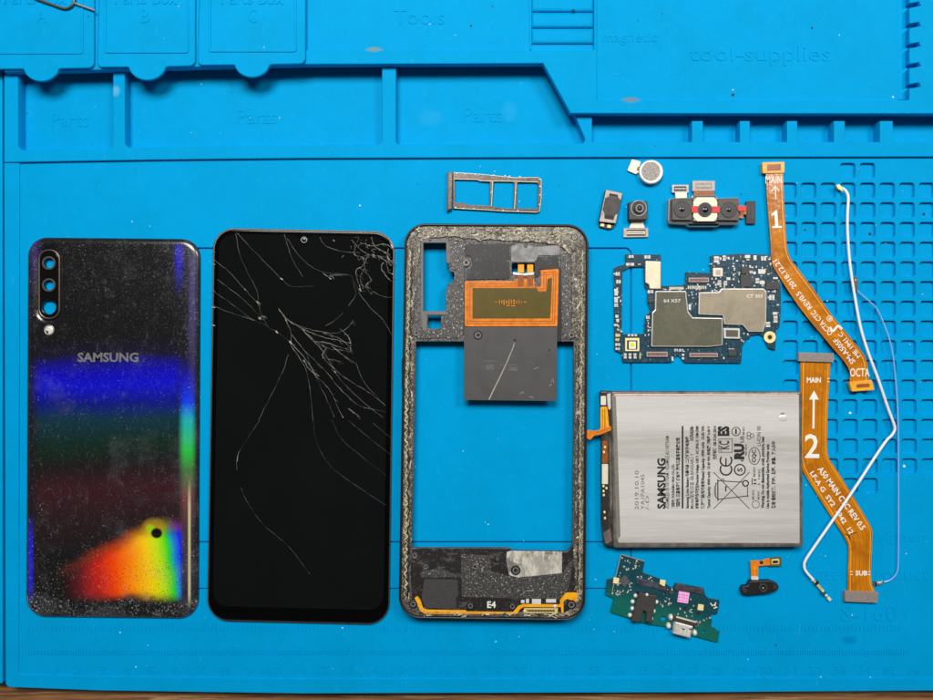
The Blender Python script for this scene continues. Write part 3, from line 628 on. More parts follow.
for (x, y, w, h) in [(499.5, 302, .8, 4), (502, 301.8, .8, 3), (504, 302.4, .8, 5), (506.5, 302, 1, 3), (509, 302, .8, 5), (511.5, 301.6, .8, 4), (514, 302, 1, 5), (516.5, 302, .8, 3), (519, 301.6, .8, 4), (521.5, 302, .8, 2.5), (508, 305.6, 3, .8), (513, 305.8, 4, .8), (496, 302, 2, .7), (525, 302, 3, .7)]:
    b.slab(rrect(x, y, w, h), 6.0, 6.09, M['orange'])
coil_o = b.build('wireless_coil', t)
for x in (518, 527.2):
    B().slab(rect(x, 264.5, x+6, 272.4), 4.4, 5.0, M['orangebright']).slab(rect(x, 274.8, x+6, 286), 5.4, 6.06, M['orangedark'], bev=.05).build('contact_strip', t)
B().slab(rnd([(513, 272), (523, 273.5), (534, 272.3), (534, 274.5), (523, 275.8), (513, 274.5)], .5), 5.4, 6.0, M['white']).build('white_strip', t)
# graphite sheet
b = B(); b.slab(rnd([(464, 327), (557.3, 327), (556.6, 401), (464, 400)], .5), 5.5, 5.9, M['graphite'], bev=.05)
b.slab(stroke([(514.5, 343), (512.5, 349), (507, 362), (500, 377), (493, 391), (489, 399.5)], .8, 1.2), 5.8, 5.97, simple('crease_line', srgb(158, 148, 132), .5))
for L in [[(520, 394), (522.5, 392), (524, 393)], [(529, 397), (532, 396.5), (533, 398.5)], [(551, 382), (553, 378), (553.5, 383)], [(534, 369), (539, 367)], [(549, 386), (552, 384)]]: b.slab(stroke(L, .8), 5.8, 5.96, M['steel'])
for L in [(490, 361, 12, 1), (509, 365, 18, 1), (490, 367, 8, 5), (513, 369, 9, 4)]: b.slab(rrect(*L), 5.85, 5.915, simple('rubbed_mark', srgb(82, 81, 79), .5))
b.dome(515, 340, 1.2, 5.85, .25, M['ink']); b.dome(549.5, 350, 1, 5.85, .2, M['ink'])
b.build('graphite_sheet', t)
# lower board area
B().slab(rnd([(412, 549, 1), (424, 547.5), (510, 548.5), (514, 551), (567, 552), (573, 545), (576, 565), (577, 600, 6), (567, 612, 5), (424, 611, 4), (412, 600), (410.5, 575)]), 5.2, 5.6, M['moulding'], bev=.15).build('lower_plate', t)
B().slab(rnd([(461, 554), (490, 556), (491, 571), (515, 578, 2), (563, 573), (569, 563, 2), (573, 560), (570, 585), (566, 592, 4), (560, 599), (462, 597), (461, 576)]), 5.5, 5.75, M['speckle'], bev=.08).build('speckled_plate', t)
B().slab(rnd([(421, 571), (435, 569), (446, 570), (459, 577), (421, 577.5)], 1), 5.5, 5.8, M['speckle']).build('speckled_plate', t)
B().slab(rnd([(511, 551, 1), (562.3, 551.6, 1), (562, 573), (517, 577.5), (509, 575), (506, 560), (507, 552)]), 5.6, 5.95, M['patch'], bev=.05).build('foil_patch', t)
B().slab(rnd([(424, 579, 2), (458, 580, 2), (458.5, 594), (456, 598), (456.5, 609), (426, 608), (421.5, 600)]), 5.3, 5.85, M['mesh'], bev=.15).slab(rnd([(423, 577.5), (459.5, 578.5), (459.5, 580), (423, 579)]), 5.3, 5.7, M['ink']).build('speaker_mesh', t)
B().slab(rnd([(458.5, 556, 1), (489, 556.5, 1), (489.5, 575), (459, 574.5)]), 5.6, 5.72, M['moulding'], holes=[rnd([(460, 557.5, 1), (488, 558, 1), (488.3, 573.5), (460.5, 573)])], bev=.05).build('raised_outline', t)
B().slab(rnd([(414.5, 598), (417.5, 596), (420.5, 600), (423, 608, 2), (427, 609.7), (466, 610.2), (467, 614), (426, 613.8), (420, 611, 3), (417, 603)], .5), 5.5, 5.9, M['orangebright']).build('flex_trace', t)
B().slab(rnd([(466.5, 611.5), (513, 612), (518, 606, 2), (523, 604), (560, 604.5), (560, 600), (566, 592.5, 3), (578, 592.5), (578.5, 600), (575, 603), (567, 598, 3), (563.5, 602), (563.5, 613), (561.5, 613), (561, 607), (524, 606.8), (520, 609), (517, 614.2), (466.5, 614)], .5), 5.5, 5.92, M['orangebright']).build('flex_trace', t)
b = B(); 
for r_ in [(526, 599, 529, 603), (532, 599, 541, 604), (546, 599, 556, 602.5), (521, 600, 524.5, 603)]: b.slab(rect(*r_), 5.5, 5.95, M['solder'])
b.build('contact_pad', t)
b = B(); b.slab(rect(524, 608, 558, 610, .5), 5.5, 6.0, M['gold']).slab(rect(524, 611.4, 558, 612.8, .4), 5.5, 6.0, M['gold'])
b.dome(525, 611.6, 2, 5.6, .5, M['gold']).dome(556, 611.3, 2, 5.6, .5, M['gold']).dome(555, 606.4, 1.8, 5.8, .4, M['solder'])
for k in range(9): b.slab(rect(529+3*k, 609.8, 530.6+3*k, 611.6), 5.5, 6.02, M['ink'])
b.build('charging_contacts', t)
B().text('E4', 491.5, 604.5, 8.5, 6.6, 5.65, M['print'], th=.06, bold=.02).build('printed_mark', t)
for (x, y, r, lt) in [(420, 235.3, 3, 0), (532, 237.5, 4, 1), (574.5, 237, 3.6, 1), (526, 245.3, 1.9, 0), (466.3, 262.5, 4.2, 1), (416.5, 333, 3.4, 1), (571.7, 335, 3.8, 1), (478, 335, 4.6, 0), (475, 566.5, 3.6, 1), (515.7, 570.3, 4.9, 0), (414.5, 555.5, 3.2, 1), (425.7, 567, 2.7, 1), (413, 604, 4.2, 0), (470.5, 605.8, 3.8, 0), (512.5, 606.3, 3.8, 0), (571.5, 604.7, 4.8, 0), (497.5, 558.8, 2.4, 0)]:
    b = B(); b.slab(circ(x, y, r), 5.4, 6.12, M['chassis'] if lt else M['black'], holes=[circ(x, y, r*.62)], bev=.08)
    b.slab(circ(x, y, r*.72), 5.4, 6.02, M['steel'], holes=[circ(x, y, r*.45)]); b.slab(circ(x, y, r*.5), 5.4, 5.98, M['ink']); b.build('screw_hole', t)
B().slab(rect(401.6, 358, 404.8, 389, 1), 2.2, 4.6, M['black'], bev=.2).build('side_button', t)

# ---------------------------------------------------------------- SIM tray
t = thing('sim_tray', 'thin worn metal SIM tray with three empty openings, lying above the phone frame', 'SIM tray', 494, 192)
z4 = lambda L, r=0: rnd([(435+x/7.775, 160+y/7.775) for x, y in L], r)
B().slab(z4([(140, 95), (340, 108), (620, 135), (800, 132), (830, 155), (830, 300), (815, 400), (790, 410), (640, 402), (585, 400), (540, 402), (400, 392), (140, 378)], .8), 0.1, 1.2, M['tray'],
   holes=[z4([(155, 152), (330, 155), (345, 165), (425, 172), (428, 355), (270, 348), (215, 332), (158, 330)], .5), z4([(458, 168), (600, 168), (614, 180), (610, 380), (445, 362)], .8), z4([(642, 175), (790, 175), (804, 190), (798, 378), (636, 375)], 1)], bev=.2, seg=3).build('tray_frame', t)
B().slab(z4([(102, 90), (138, 92), (132, 382), (98, 395), (92, 300)], .5), 0, 2.0, M['tray'], bev=.3).slab(z4([(98, 90), (107, 90), (102, 398), (92, 400)]), 0, 2.1, M['black'], bev=.1).build('tray_end', t)
b = B()
for L in [[(145, 98), (340, 110), (620, 138), (800, 136), (826, 158), (826, 300), (812, 398), (788, 406)], [(150, 374), (400, 388), (540, 398), (790, 406)], [(133, 100), (128, 378)], [(448, 168), (440, 358)], [(630, 178), (618, 378)], [(152, 148), (330, 152), (350, 162), (600, 165), (800, 172)]]:
    b.slab(stroke([(435+x/7.775, 160+y/7.775) for x, y in L], .42), 1.1, 1.32, M['cream'])
b.build('bright_edges', t)
b = B()
for (x, y) in [(172, 105), (232, 108), (312, 113), (456, 118), (545, 122), (580, 127), (660, 130), (160, 370), (220, 377), (300, 379), (530, 393), (645, 395), (818, 205), (816, 272), (812, 345), (438, 250), (625, 255), (820, 150)]:
    b.dome(435+x/7.775, 160+y/7.775, .9, 1.15, .25, M['solder'], 8, 3)
b.build('spring_dimples', t)

# ---------------------------------------------------------------- earpiece speaker
z5 = lambda L, r=0: rnd([(595+x/11.67, 185+y/11.67) for x, y in L], r)
t = thing('earpiece_speaker', 'small grey and black earpiece speaker with two gold contacts, left of the front camera', 'speaker', 609, 206)
B().slab(z5([(125, 50), (325, 92), (245, 452), (45, 430)], 1), 0, 2.4, M['beigegrey'], bev=.2, side=M['black']).build('housing', t)
B().slab(z5([(170, 95), (268, 112), (270, 140), (302, 180), (272, 330), (235, 350), (215, 408), (110, 390), (112, 330), (88, 290), (120, 150), (165, 135)], .8), 2.3, 2.6, simple('dark_membrane', srgb(62, 56, 54), .3, 0, .5, 400), bev=.1).build('membrane', t)
B().slab(z5([(172, 100), (262, 118), (262, 135), (165, 120)], .3), 2.4, 2.68, M['ink']).slab(z5([(115, 345), (215, 360), (213, 400), (112, 382)], .3), 2.4, 2.68, M['ink']).build('vent', t)
B().slab(z5([(40, 432), (235, 462), (215, 505), (160, 520), (50, 490)], .8), 0, 1.0, M['black'], bev=.1).build('contact_base', t)
for c in ([(68, 448), (110, 455), (108, 487), (62, 480)], [(146, 462), (190, 470), (185, 503), (140, 497)]): B().slab(z5(c, .3), .9, 1.4, M['goldpale'], bev=.1).build('contact', t)

# front camera
def ringlens(b, cx, cy, z, rs):              # rs: list of (radius, height, material)
    for r, dz, mm in rs: b.slab(circ(cx, cy, r, 28), z-.2, z+dz, M[mm], bev=.08)
t = thing('front_camera_module', 'small square black front camera on a short ribbon with a pale connector', 'camera module', 639, 215)
B().slab(z5([(398, 195), (615, 190), (612, 402), (395, 405)], .8), 0, 3.6, M['darkgrey'], bev=.2, side=M['black']).build('housing', t)
b = B(); b.slab(circ(638.8, 208.2, 8, 28), 3.5, 3.8, M['steel'], holes=[circ(638.8, 208.2, 7.2, 28)], bev=.05); b.slab(circ(638.8, 208.2, 7.2, 28), 3.5, 3.7, M['black'])
b.slab(circ(639.5, 208.3, 4.7, 28), 3.5, 4.6, M['darkgrey'], bev=.15); b.slab(circ(639.7, 208.3, 3.9), 4.4, 4.66, M['steel'], holes=[circ(639.7, 208.3, 3.3)]); b.slab(circ(639.7, 208.3, 3.2), 4.4, 4.63, M['black']); b.dome(639.9, 208.3, 1.7, 4.6, .3, M['lens']); b.build('lens', t)
B().slab(z5([(412, 400), (578, 400), (560, 440), (580, 500), (400, 500), (425, 440)], .3), .2, .7, M['cream']).build('ribbon', t)
b = B(); b.slab(z5([(335, 505), (620, 502), (622, 608), (332, 612)], .8), 0, 1.0, M['beigegrey'], bev=.1); b.slab(z5([(375, 520), (590, 520), (590, 590), (375, 592)], .3), .9, 1.15, M['darkgrey'])
b.slab(z5([(378, 540), (585, 540), (585, 572), (378, 574)], .2), 1.0, 1.3, M['cream']); b.slab(z5([(385, 552), (578, 552), (578, 560), (385, 562)]), 1.2, 1.33, M['darkgrey']); b.build('connector', t)

# vibration motor
t = thing('vibration_motor', 'round coin vibration motor with grey felt top and cream contact tab', 'motor', 649, 171)
b = B(); b.slab(circ(651.3, 171.8, 12, 40), 0, 2.7, M['silver'], bev=.35, seg=4); b.build('casing', t)
B().slab(circ(651.0, 171.0, 9.3, 32), 2.6, 2.95, M['felt'], bev=.05).build('felt_pad', t)
B().slab(rnd([(632, 159.3), (640.8, 161.6), (639, 168), (641, 170), (638.8, 172.2), (635.8, 174.2), (627.4, 170.5)], .8), .5, 1.0, M['cream'], bev=.05).build('contact_tab', t)
B().slab(rnd([(637.8, 166.5), (641.5, 167.5), (640.5, 171), (636.8, 170)], .5), .9, 1.3, M['orangedark']).build('solder_joint', t)

# triple camera
z6 = lambda L, r=0: rnd([(660+x/8.886, 175+y/8.886) for x, y in L], r)
t = thing('triple_camera_module', 'rear camera module with three lenses in a row, red tape between them and three connectors', 'camera module', 706, 210)
B().slab(z6([(78, 215), (120, 205), (280, 200), (290, 180), (490, 180), (520, 205), (700, 200), (708, 240), (705, 415), (690, 440), (530, 440), (515, 460), (260, 460), (235, 440), (85, 432), (72, 400)], .6), 0, 3.4, M['darkgrey'], bev=.3, side=M['steel']).build('bracket', t)
for poly, cx, cy, r in [([(110, 222), (285, 222), (282, 402), (108, 400)], 682.3, 209.3, 8.6), ([(518, 215), (700, 212), (702, 405), (515, 402)], 728.9, 209.8, 8.0)]:
    o = B().slab(z6(poly, .6), 3.3, 4.6, simple('lens_block', srgb(74, 70, 66), .5), bev=.15).build('camera_block', t)
    b = B(); ringlens(b, cx, cy, 4.6, [(r, .15, 'black'), (r-.9, .3, 'darkgrey'), (r-2.2, .2, 'black')]); 
    b.slab(circ(cx, cy, r-.1), 4.5, 4.95, M['darkgrey'], holes=[circ(cx, cy, r-1.0)], bev=.05)
    b.slab(circ(cx, cy, r-3.6), 4.7, 4.95, M['darkgrey'], holes=[circ(cx, cy, r-4.6)]); b.dome(cx, cy, r*.36, 4.75, .3, M['lens']); b.build('lens', o)
o = B().slab(z6([(330, 198), (480, 198), (510, 235), (510, 375), (480, 412), (330, 412), (297, 375), (297, 235)], .5), 3.3, 4.8, M['cream'], bev=.1).build('camera_block', t)
b = B(); ringlens(b, 705.2, 209.5, 4.8, [(7.2, .5, 'darkgrey'), (5.6, .6, 'black'), (4.4, .55, 'darkgrey')]); b.dome(705.4, 209.8, 3.2, 5.3, .35, M['lens']); b.build('lens', o)
b = B()
for (x, y) in [(310, 215), (495, 215), (312, 395), (492, 395)]: b.slab(rrect(660+x/8.886, 175+y/8.886, 3.4, 2.6, 45), 4.5, 4.7, M['felt'])
for yy in (405, 412): b.slab(rect(694, 175+yy/8.886+.7, 716, 175+yy/8.886+1.1), 3.3, 4.0+yy*.0002, M['ink'])
b.build('corner_pads', t)
for r_ in [(691.8, 206.0, 698.8, 212.6), (711.8, 206.2, 719.6, 212.8), (738, 205.6, 746.5, 211.2)]: B().slab(rect(*r_, 1), 4.0, 5.15, M['red'], bev=.1).build('red_tape', t)
B().slab(z6([(135, 155), (240, 155), (235, 215), (140, 210)]), .8, 1.4, M['cream']).build('ribbon', t)
B().slab(z6([(300, 140), (480, 140), (480, 190), (300, 190)]), .8, 1.4, M['orangedark']).build('ribbon', t)
B().slab(z6([(695, 320), (780, 322), (780, 350), (742, 352), (740, 385), (700, 380)]), .8, 1.4, M['orange']).build('ribbon', t)
def conn_box(parent, q, m1, m2, z=1.4, vert=False):
    b = B(); b.slab(rect(*q, .6), .2, z, M[m1], bev=.12); x0, y0, x1, y1 = q
    dx, dy = (x1-x0), (y1-y0)
    b.slab(rect(x0+dx*.14, y0+dy*.22, x1-dx*.14, y1-dy*.22, .3), z-.1, z+.12, M[m2])
    if vert: b.slab(rect(x0+dx*.42, y0+dy*.26, x1-dx*.42, y1-dy*.26, .2), z, z+.25, M[m1])
    else: b.slab(rect(x0+dx*.18, y0+dy*.42, x1-dx*.18, y1-dy*.42, .2), z, z+.25, M[m1])
    return b.build('connector', parent)
conn_box(t, (672, 184.6, 688.8, 192.8), 'steel', 'black'); conn_box(t, (692.5, 180.8, 715, 191.2), 'beigegrey', 'felt'); conn_box(t, (746.2, 201, 755.6, 223.8), 'black', 'darkgrey', vert=True)

# ---------------------------------------------------------------- main board
z7 = lambda L, r=0: rnd([(605+x/5.183, 245+y/5.183) for x, y in L], r)
P7 = lambda x, y: (605+x/5.183, 245+y/5.183)
t = thing('main_circuit_board', 'dark blue main circuit board with metal shields and a hollow window at its left', 'circuit board', 697, 308)
out7 = z7([(105, 48), (290, 50), (294, 212), (400, 210), (418, 195), (418, 140), (548, 145), (548, 55), (690, 46), (850, 50), (872, 100), (905, 180), (912, 215), (912, 330), (905, 420), (886, 450), (886, 500), (882, 546), (845, 532), (832, 500), (826, 478), (800, 462), (762, 468), (728, 495), (712, 525), (705, 612), (412, 610), (395, 584), (376, 570), (356, 586), (345, 608), (92, 608), (85, 562), (50, 545), (46, 120), (72, 108), (108, 100)], .5)
win7 = z7([(90, 135), (130, 115), (200, 112), (206, 215), (222, 235), (222, 300), (236, 340), (210, 370), (205, 460), (100, 462), (86, 455)], .5)
B().slab(out7, 0.3, 1.1, M['pcb'], holes=[win7, circ(*P7(663, 82), 2.5, 14)], bev=.05).build('board', t)
SA = [(262, 238), (420, 238), (432, 345), (455, 375), (610, 378), (610, 520), (540, 528), (240, 527), (245, 350), (260, 335)]
def shieldbox(L, mm, z, r=1.0):
    b = B(); b.slab(z7(L, r), 1.0, z-.25, M['silver'], bev=.05); 
    cx = sum(p[0] for p in L)/len(L); b.slab(z7(L, r), z-.35, z, M['silver'], bev=.42, bz=.2, seg=3)
    q = z7(L, r); b2 = B(); ctr = (sum(p[0] for p in q)/len(q), sum(p[1] for p in q)/len(q)); b2.slab(q, z-.3, z+.02, M[mm], bev=.36, bz=.3, seg=1); o = b.build('shield', t)
    b2 = B(); b2.slab(inset_px(q, .9), z-.3, z+.03, M[mm], bev=.05); b2.build('shield_cover', o); return o
def inset_px(l, d):
    if area(l) < 0: l = l[::-1]
    o = []; n = len(l)
    for k in range(n):
        p = Vector(l[k]); e1 = (p-Vector(l[k-1])).normalized(); e2 = (Vector(l[(k+1) % n])-p).normalized()
        n1 = Vector((-e1.y, e1.x)); mm_ = n1+Vector((-e2.y, e2.x)); mm_.normalize(); q = p+mm_*(d/max(.35, mm_.dot(n1))); o.append((q.x, q.y))
    return o
shieldbox(SA, 'shielddark', 2.3)
shieldbox([(487, 245), (590, 243), (605, 225), (822, 225), (838, 240), (835, 400), (820, 450), (745, 450), (715, 415), (620, 412), (612, 365), (485, 360)], 'shieldlight', 2.3)
shieldbox([(210, 82), (290, 85), (290, 228), (232, 228), (228, 205), (210, 195)], 'shieldcream', 2.3)
B().slab(z7([(560, 118), (612, 118), (612, 165), (560, 165)], 1.5), 1.0, 2.0, M['cream'], bev=.3).slab(z7([(574, 130), (600, 130), (600, 155), (574, 155)], .6), 1.9, 2.05, M['beigegrey']).build('shielded_inductor', t)
B().slab(z7([(615, 430), (700, 432), (700, 487), (617, 485)], 1), 1.0, 2.0, M['silver'], bev=.2).slab(z7([(626, 440), (690, 442), (690, 477), (628, 475)], .6), 1.9, 2.06, M['shielddark']).build('shield', t)
for q in [(708, 112, 750, 148), (704, 152, 762, 216), (836, 190, 905, 230), (224, 262, 250, 298), (640, 540, 680, 575)]:
    b = B(); b.slab(z7([(q[0], q[1]), (q[2], q[1]), (q[2], q[3]), (q[0], q[3])], .3), 1.0, 1.7, M['darkgrey'], bev=.05); b.build('chip', t)
b = B(); b.slab(z7([(105, 482), (178, 482), (178, 550), (105, 550)], .3), 1.0, 1.8, M['goldpale'], bev=.05); b.slab(z7([(114, 494), (168, 494), (168, 542), (114, 542)]), 1.7, 1.85, M['ink']); b.slab(z7([(124, 500), (160, 500), (160, 538), (124, 538)], .3), 1.8, 2.0, M['white']); b.slab(z7([(131, 506), (153, 506), (153, 527), (131, 527)], .3), 1.95, 2.1, M['yellowled']); b.build('flash_led', t)
for q in [(430, 166, 542, 196), (212, 550, 328, 582), (434, 556, 588, 584)]:
    L = lambda d: z7([(q[0]+d, q[1]+d), (q[2]-d, q[1]+d), (q[2]-d, q[3]-d), (q[0]+d, q[3]-d)], .3)
    b = B(); b.slab(L(0), 1.0, 1.7, M['darkgrey'], bev=.05); b.slab(L(4), 1.6, 1.85, M['beigegrey']); b.slab(L(8), 1.8, 1.9, simple('rosy_slot', srgb(120, 84, 82), .5)); b.build('connector', t)
b = B(); cx, cy = P7(855, 478); b.slab(circ(cx, cy, 5.9, 28), 1.0, 1.5, M['goldpale'], holes=[circ(cx, cy, 3.2)], bev=.1); b.slab(circ(cx, cy, 3.3), 1.0, 1.45, M['gold'], holes=[circ(cx, cy, 2.2)]); b.slab(circ(cx, cy, 2.2), .9, 1.3, M['ink']); b.build('screw_ring', t)
_pool = {}
def smd(parent, x, y, w, h, a=0, kind=None, z=1.0):
    kind = kind or random.choice(['cap', 'cap', 'cap', 'res', 'gold', 'white', 'cap'])
    b = B(); hh = random.uniform(.25, .6)
    if kind == 'cap':
        b.slab(rrect(x, y, w, h, a), z, z+hh, M['beigegrey'], bev=.04)
        ca, sa = math.cos(math.radians(a)), math.sin(math.radians(a)); e = max(w, h)*.36
        for sgn in (-1, 1):
            if w >= h: b.slab(rrect(x+sgn*e*ca, y-sgn*e*sa, w*.3, h*1.05, a), z, z+hh+.03, M['solder'])
            else: b.slab(rrect(x+sgn*e*sa, y+sgn*e*ca, w*1.05, h*.3, a), z, z+hh+.03, M['solder'])
        nm = 'capacitor'
    elif kind == 'res': b.slab(rrect(x, y, w, h, a), z, z+hh*.7, M['ink']).slab(rrect(x, y, w*.5, h*.5, a), z, z+hh*.8, M['beigegrey']); nm = 'resistor'
    elif kind == 'gold': b.slab(rrect(x, y, w*.8, h*.8, a), z, z+.15, M['gold']); nm = 'contact_pad'
    else: b.slab(rrect(x, y, w, h, a), z, z+hh, M['solder'], bev=.05); nm = 'capacitor'
    return b.build(nm, parent)
def inside(p, poly):
    c = False; j = len(poly)-1
    for i in range(len(poly)):
        if (poly[i][1] > p[1]) != (poly[j][1] > p[1]) and p[0] < (poly[j][0]-poly[i][0])*(p[1]-poly[i][1])/(poly[j][1]-poly[i][1])+poly[i][0]: c = not c
        j = i
    return c
# larger ones where the photograph shows them (zoomed coordinates)
for (x, y, w, h, k) in [(578, 75, 26, 32, 'cap'), (618, 68, 16, 26, 'cap'), (740, 60, 26, 16, 'white'), (778, 66, 16, 24, 'white'), (822, 70, 24, 22, 'cap'), (812, 138, 34, 24, 'white'), (775, 145, 14, 14, 'white'), (757, 140, 14, 14, 'cap'), (815, 195, 26, 18, 'white'), (790, 185, 18, 26, 'cap'), (884, 172, 24, 10, 'white'), (865, 272, 26, 26, 'cap'), (882, 355, 24, 14, 'white'), (884, 385, 20, 34, 'cap'), (845, 412, 22, 26, 'cap'), (440, 322, 12, 28, 'white'), (136, 60, 24, 14, 'cap'), (220, 62, 30, 16, 'cap'), (66, 150, 20, 18, 'cap'), (70, 190, 22, 18, 'cap'), (58, 245, 18, 34, 'white'), (58, 285, 18, 28, 'white'), (58, 312, 18, 18, 'cap'), (62, 370, 16, 14, 'white'), (66, 392, 14, 16, 'white'), (58, 415, 18, 12, 'cap'), (70, 440, 12, 10, 'gold'),
        (66, 468, 30, 18, 'gold'), (64, 490, 26, 14, 'gold'), (66, 516, 24, 14, 'cap'), (66, 538, 22, 12, 'cap'), (105, 575, 14, 26, 'cap'), (130, 575, 14, 26, 'cap'), (156, 575, 14, 26, 'cap'), (124, 468, 12, 10, 'white'), (142, 468, 12, 10, 'white'), (160, 468, 12, 10, 'white'), (182, 575, 8, 36, 'gold'), (350, 590, 10, 20, 'white'), (405, 570, 12, 10, 'white'), (405, 588, 12, 10, 'white'), (655, 545, 28, 16, 'cap'), (660, 565, 26, 14, 'cap'), (236, 242, 28, 16, 'cap'), (222, 375, 18, 16, 'cap'), (222, 392, 18, 12, 'res'), (130, 100, 40, 14, 'cap'), (178, 100, 30, 12, 'res'), (594, 195, 16, 24, 'cap'), (625, 198, 16, 22, 'cap'), (640, 175, 20, 14, 'white'), (660, 208, 20, 16, 'res')]:
    X, Y = P7(x, y); smd(t, X, Y, w/5.183, h/5.183, random.choice([0, 0, 2]), k)
forb = [z7(SA), z7([(487, 243), (590, 243), (605, 223), (838, 223), (838, 452), (745, 452), (715, 417), (620, 414), (612, 367), (485, 362)]), z7([(206, 80), (294, 80), (294, 230), (206, 230)])]
placed = []; n = 0
regs = [(550, 60, 905, 222, 70), (300, 212, 480, 236, 12), (432, 240, 484, 372, 14), (480, 200, 600, 240, 12), (840, 235, 905, 440, 8), (205, 400, 238, 530, 14), (600, 500, 700, 600, 6), (610, 415, 750, 430, 4), (700, 455, 760, 500, 6), (330, 540, 430, 552, 6), (48, 125, 85, 460, 8)]
stuffb = B(); cnt = 0
for (xa, ya, xb, yb, kk) in regs:
    for _ in range(kk*2):
        x, y = random.uniform(xa, xb), random.uniform(ya, yb); X, Y = P7(x, y)
        if any(inside((X, Y), fb) for fb in forb) or not inside((X, Y), out7) or inside((X, Y), win7): continue
        if any(abs(X-u) < 1.7 and abs(Y-v) < 1.7 for u, v in placed): continue
        placed.append((X, Y)); w, h = random.choice([(1.2, 2.2), (2.2, 1.2), (1.6, 2.6), (2.6, 1.6), (1, 1)])
        if cnt < 40: smd(t, X, Y, w, h, 0); cnt += 1
        else: stuffb.slab(rrect(X, Y, w*.85, h*.85), 1.0, 1.0+random.uniform(.12, .4), M[random.choice(['solder', 'beigegrey', 'ink', 'silver'])])
for k in range(160):                          # fine pads and vias
    X, Y = P7(random.uniform(50, 905), random.uniform(60, 605))
    if inside((X, Y), out7) and not inside((X, Y), win7) and not any(inside((X, Y), fb) for fb in forb): stuffb.slab(rrect(X, Y, .8, .8), 1.0, 1.14, M['beigegrey'])
for k in range(14):
    X, Y = P7(335+5.4*k, 224); stuffb.slab(rrect(X, Y, .7, 2.6), 1.0, 1.3, M['cream'])
for k in range(10):
    X, Y = P7(432+10*k, 220); stuffb.slab(rrect(X, Y, 1.0, 3.2), 1.0, 1.35, M['cream'])
stuffb.build('tiny_components', t, kind='stuff')
b = B(); b.text('64 X57', *P7(348, 289), 17, 3.4, 2.34, M['silver'], th=.02, bold=.02); b.text('CT 303', *P7(775, 265), 16, 3.2, 2.34, M['shieldcream'], th=.02, bold=.02); b.text('01/01', *P7(382, 545), 9, 2.6, 1.12, M['print'], th=.03, bold=.02); b.build('printed_mark', t)

# ---------------------------------------------------------------- battery
t = thing('phone_battery', 'silver pouch phone battery printed with black text and symbols, orange tab at its left', 'battery', 702, 470)
BO = rnd([(611, 391, 3), (802.5, 391.5, 2), (803.6, 547.2, 2), (613.5, 548.3, 3)])
B().slab(BO, 1.05, 5.0, M['foiledge'], bev=.9, bz=.8, seg=5).build('wrap_film', t)
B().slab(rnd([(613.5, 393.6, 2), (799.2, 394.2, 2), (800, 543.5, 2), (618, 543, 2)]), 4.5, 5.12, M['foil'], bev=.35, bz=.25, seg=4).build('pouch', t)
B().slab(rnd([(612.5, 395), (616, 396), (620.5, 536), (616.5, 541)]), 4.8, 5.16, simple('grey_fold', srgb(142, 136, 126), .35, .4), bev=.05).slab(rnd([(614, 394.2), (799, 394.8), (799, 396.4), (614, 396.0)]), 4.9, 5.15, simple('rosy_fold', srgb(196, 170, 158), .4, .2)).build('folded_edge', t)
b = B(); b.dome(783.5, 418, 4.4, 5.05, .3, M['foil'], 20, 6, 3.6); b.dome(782.6, 413.6, 2.4, 5.1, .05, simple('crease_grey', srgb(128, 122, 116), .4), 16, 4, 1.3); b.build('dent', t)
B().slab(rnd([(600, 390.5, 3), (613, 391, 1), (615.8, 547, 1), (604, 546, 4), (601.5, 520), (601.5, 420)]), 1.0, 4.0, M['tape'], bev=.7, seg=4).build('taped_end', t)
B().slab(rnd([(600.5, 407, 1.5), (607.3, 406.5, 1.5), (609.4, 430, 2), (600.5, 434), (600.5, 431)]), 3.8, 4.4, M['orangebright'], bev=.1).build('orange_tab', t)
B().slab(rnd([(611, 426), (611, 430.5, 1), (601, 434.5), (594.5, 435.5), (590, 440, 2), (585.3, 437.5, 2), (585.3, 432, 2), (589, 430, 2), (595, 431), (604, 428)], .8), 3.9, 4.6, M['orange'], bev=.1).build('contact_tail', t)
b = B()
for q, mm in [((602.2, 441, 607.5, 463), 'orangedark'), ((602, 464, 608, 484), 'cream'), ((602.5, 485, 608.5, 530), 'ink'), ((600.8, 396, 606, 405), 'cream')]: b.slab(rect(*q, .5), 3.9, 4.15, M[mm], bev=.03)
for (x, y) in [(603.5, 486), (603.6, 491), (603.8, 495), (606.5, 488), (604.5, 512), (605, 518), (605, 447), (604, 452)]: b.slab(rrect(x, y, 1.8, 2.2, 8), 4.1, 4.3, M['goldpale'])
b.slab(rect(604.5, 409, 605.3, 428), 4.35, 4.45, M['orangedark']).slab(rect(602.2, 409, 602.8, 430), 4.35, 4.45, M['orangedark'])
b.slab(rnd([(607, 394), (611, 393), (612, 405), (609, 412), (607.5, 404)], 1), 3.9, 4.1, M['foil']).slab(rnd([(609, 438), (611.5, 440), (612.5, 500), (610.5, 520), (609.5, 470)], 1), 3.9, 4.08, M['foiledge']).slab(rnd([(603, 533), (610, 528), (612, 541), (606, 544)], 1), 3.85, 4.02, M['foiledge'])  # strips stand in for highlights on the shiny tape
b.build('protection_circuit', t)
b = B(); ink, ig = M['ink'], M['inkgrey']; zt = 5.13
def vt(s, X, ya, yb, h, m=None, bold=.05):    # vertical text, X centre and Y extent in the (650,420)x7 zoom
    b.text(s, 650+X/7, 420+(ya+yb)/14, abs(ya-yb)/7, h*1.2/7, zt, m or ink, rot=90, th=.01, bold=bold)
vt('SAMSUNG', 80, 268, 622, 50, bold=.04)
vt('ASSEMBLED IN VIETNAM / ASSEMBLE AU VIETNAM', 121, 112, 620, 22, bold=.01)
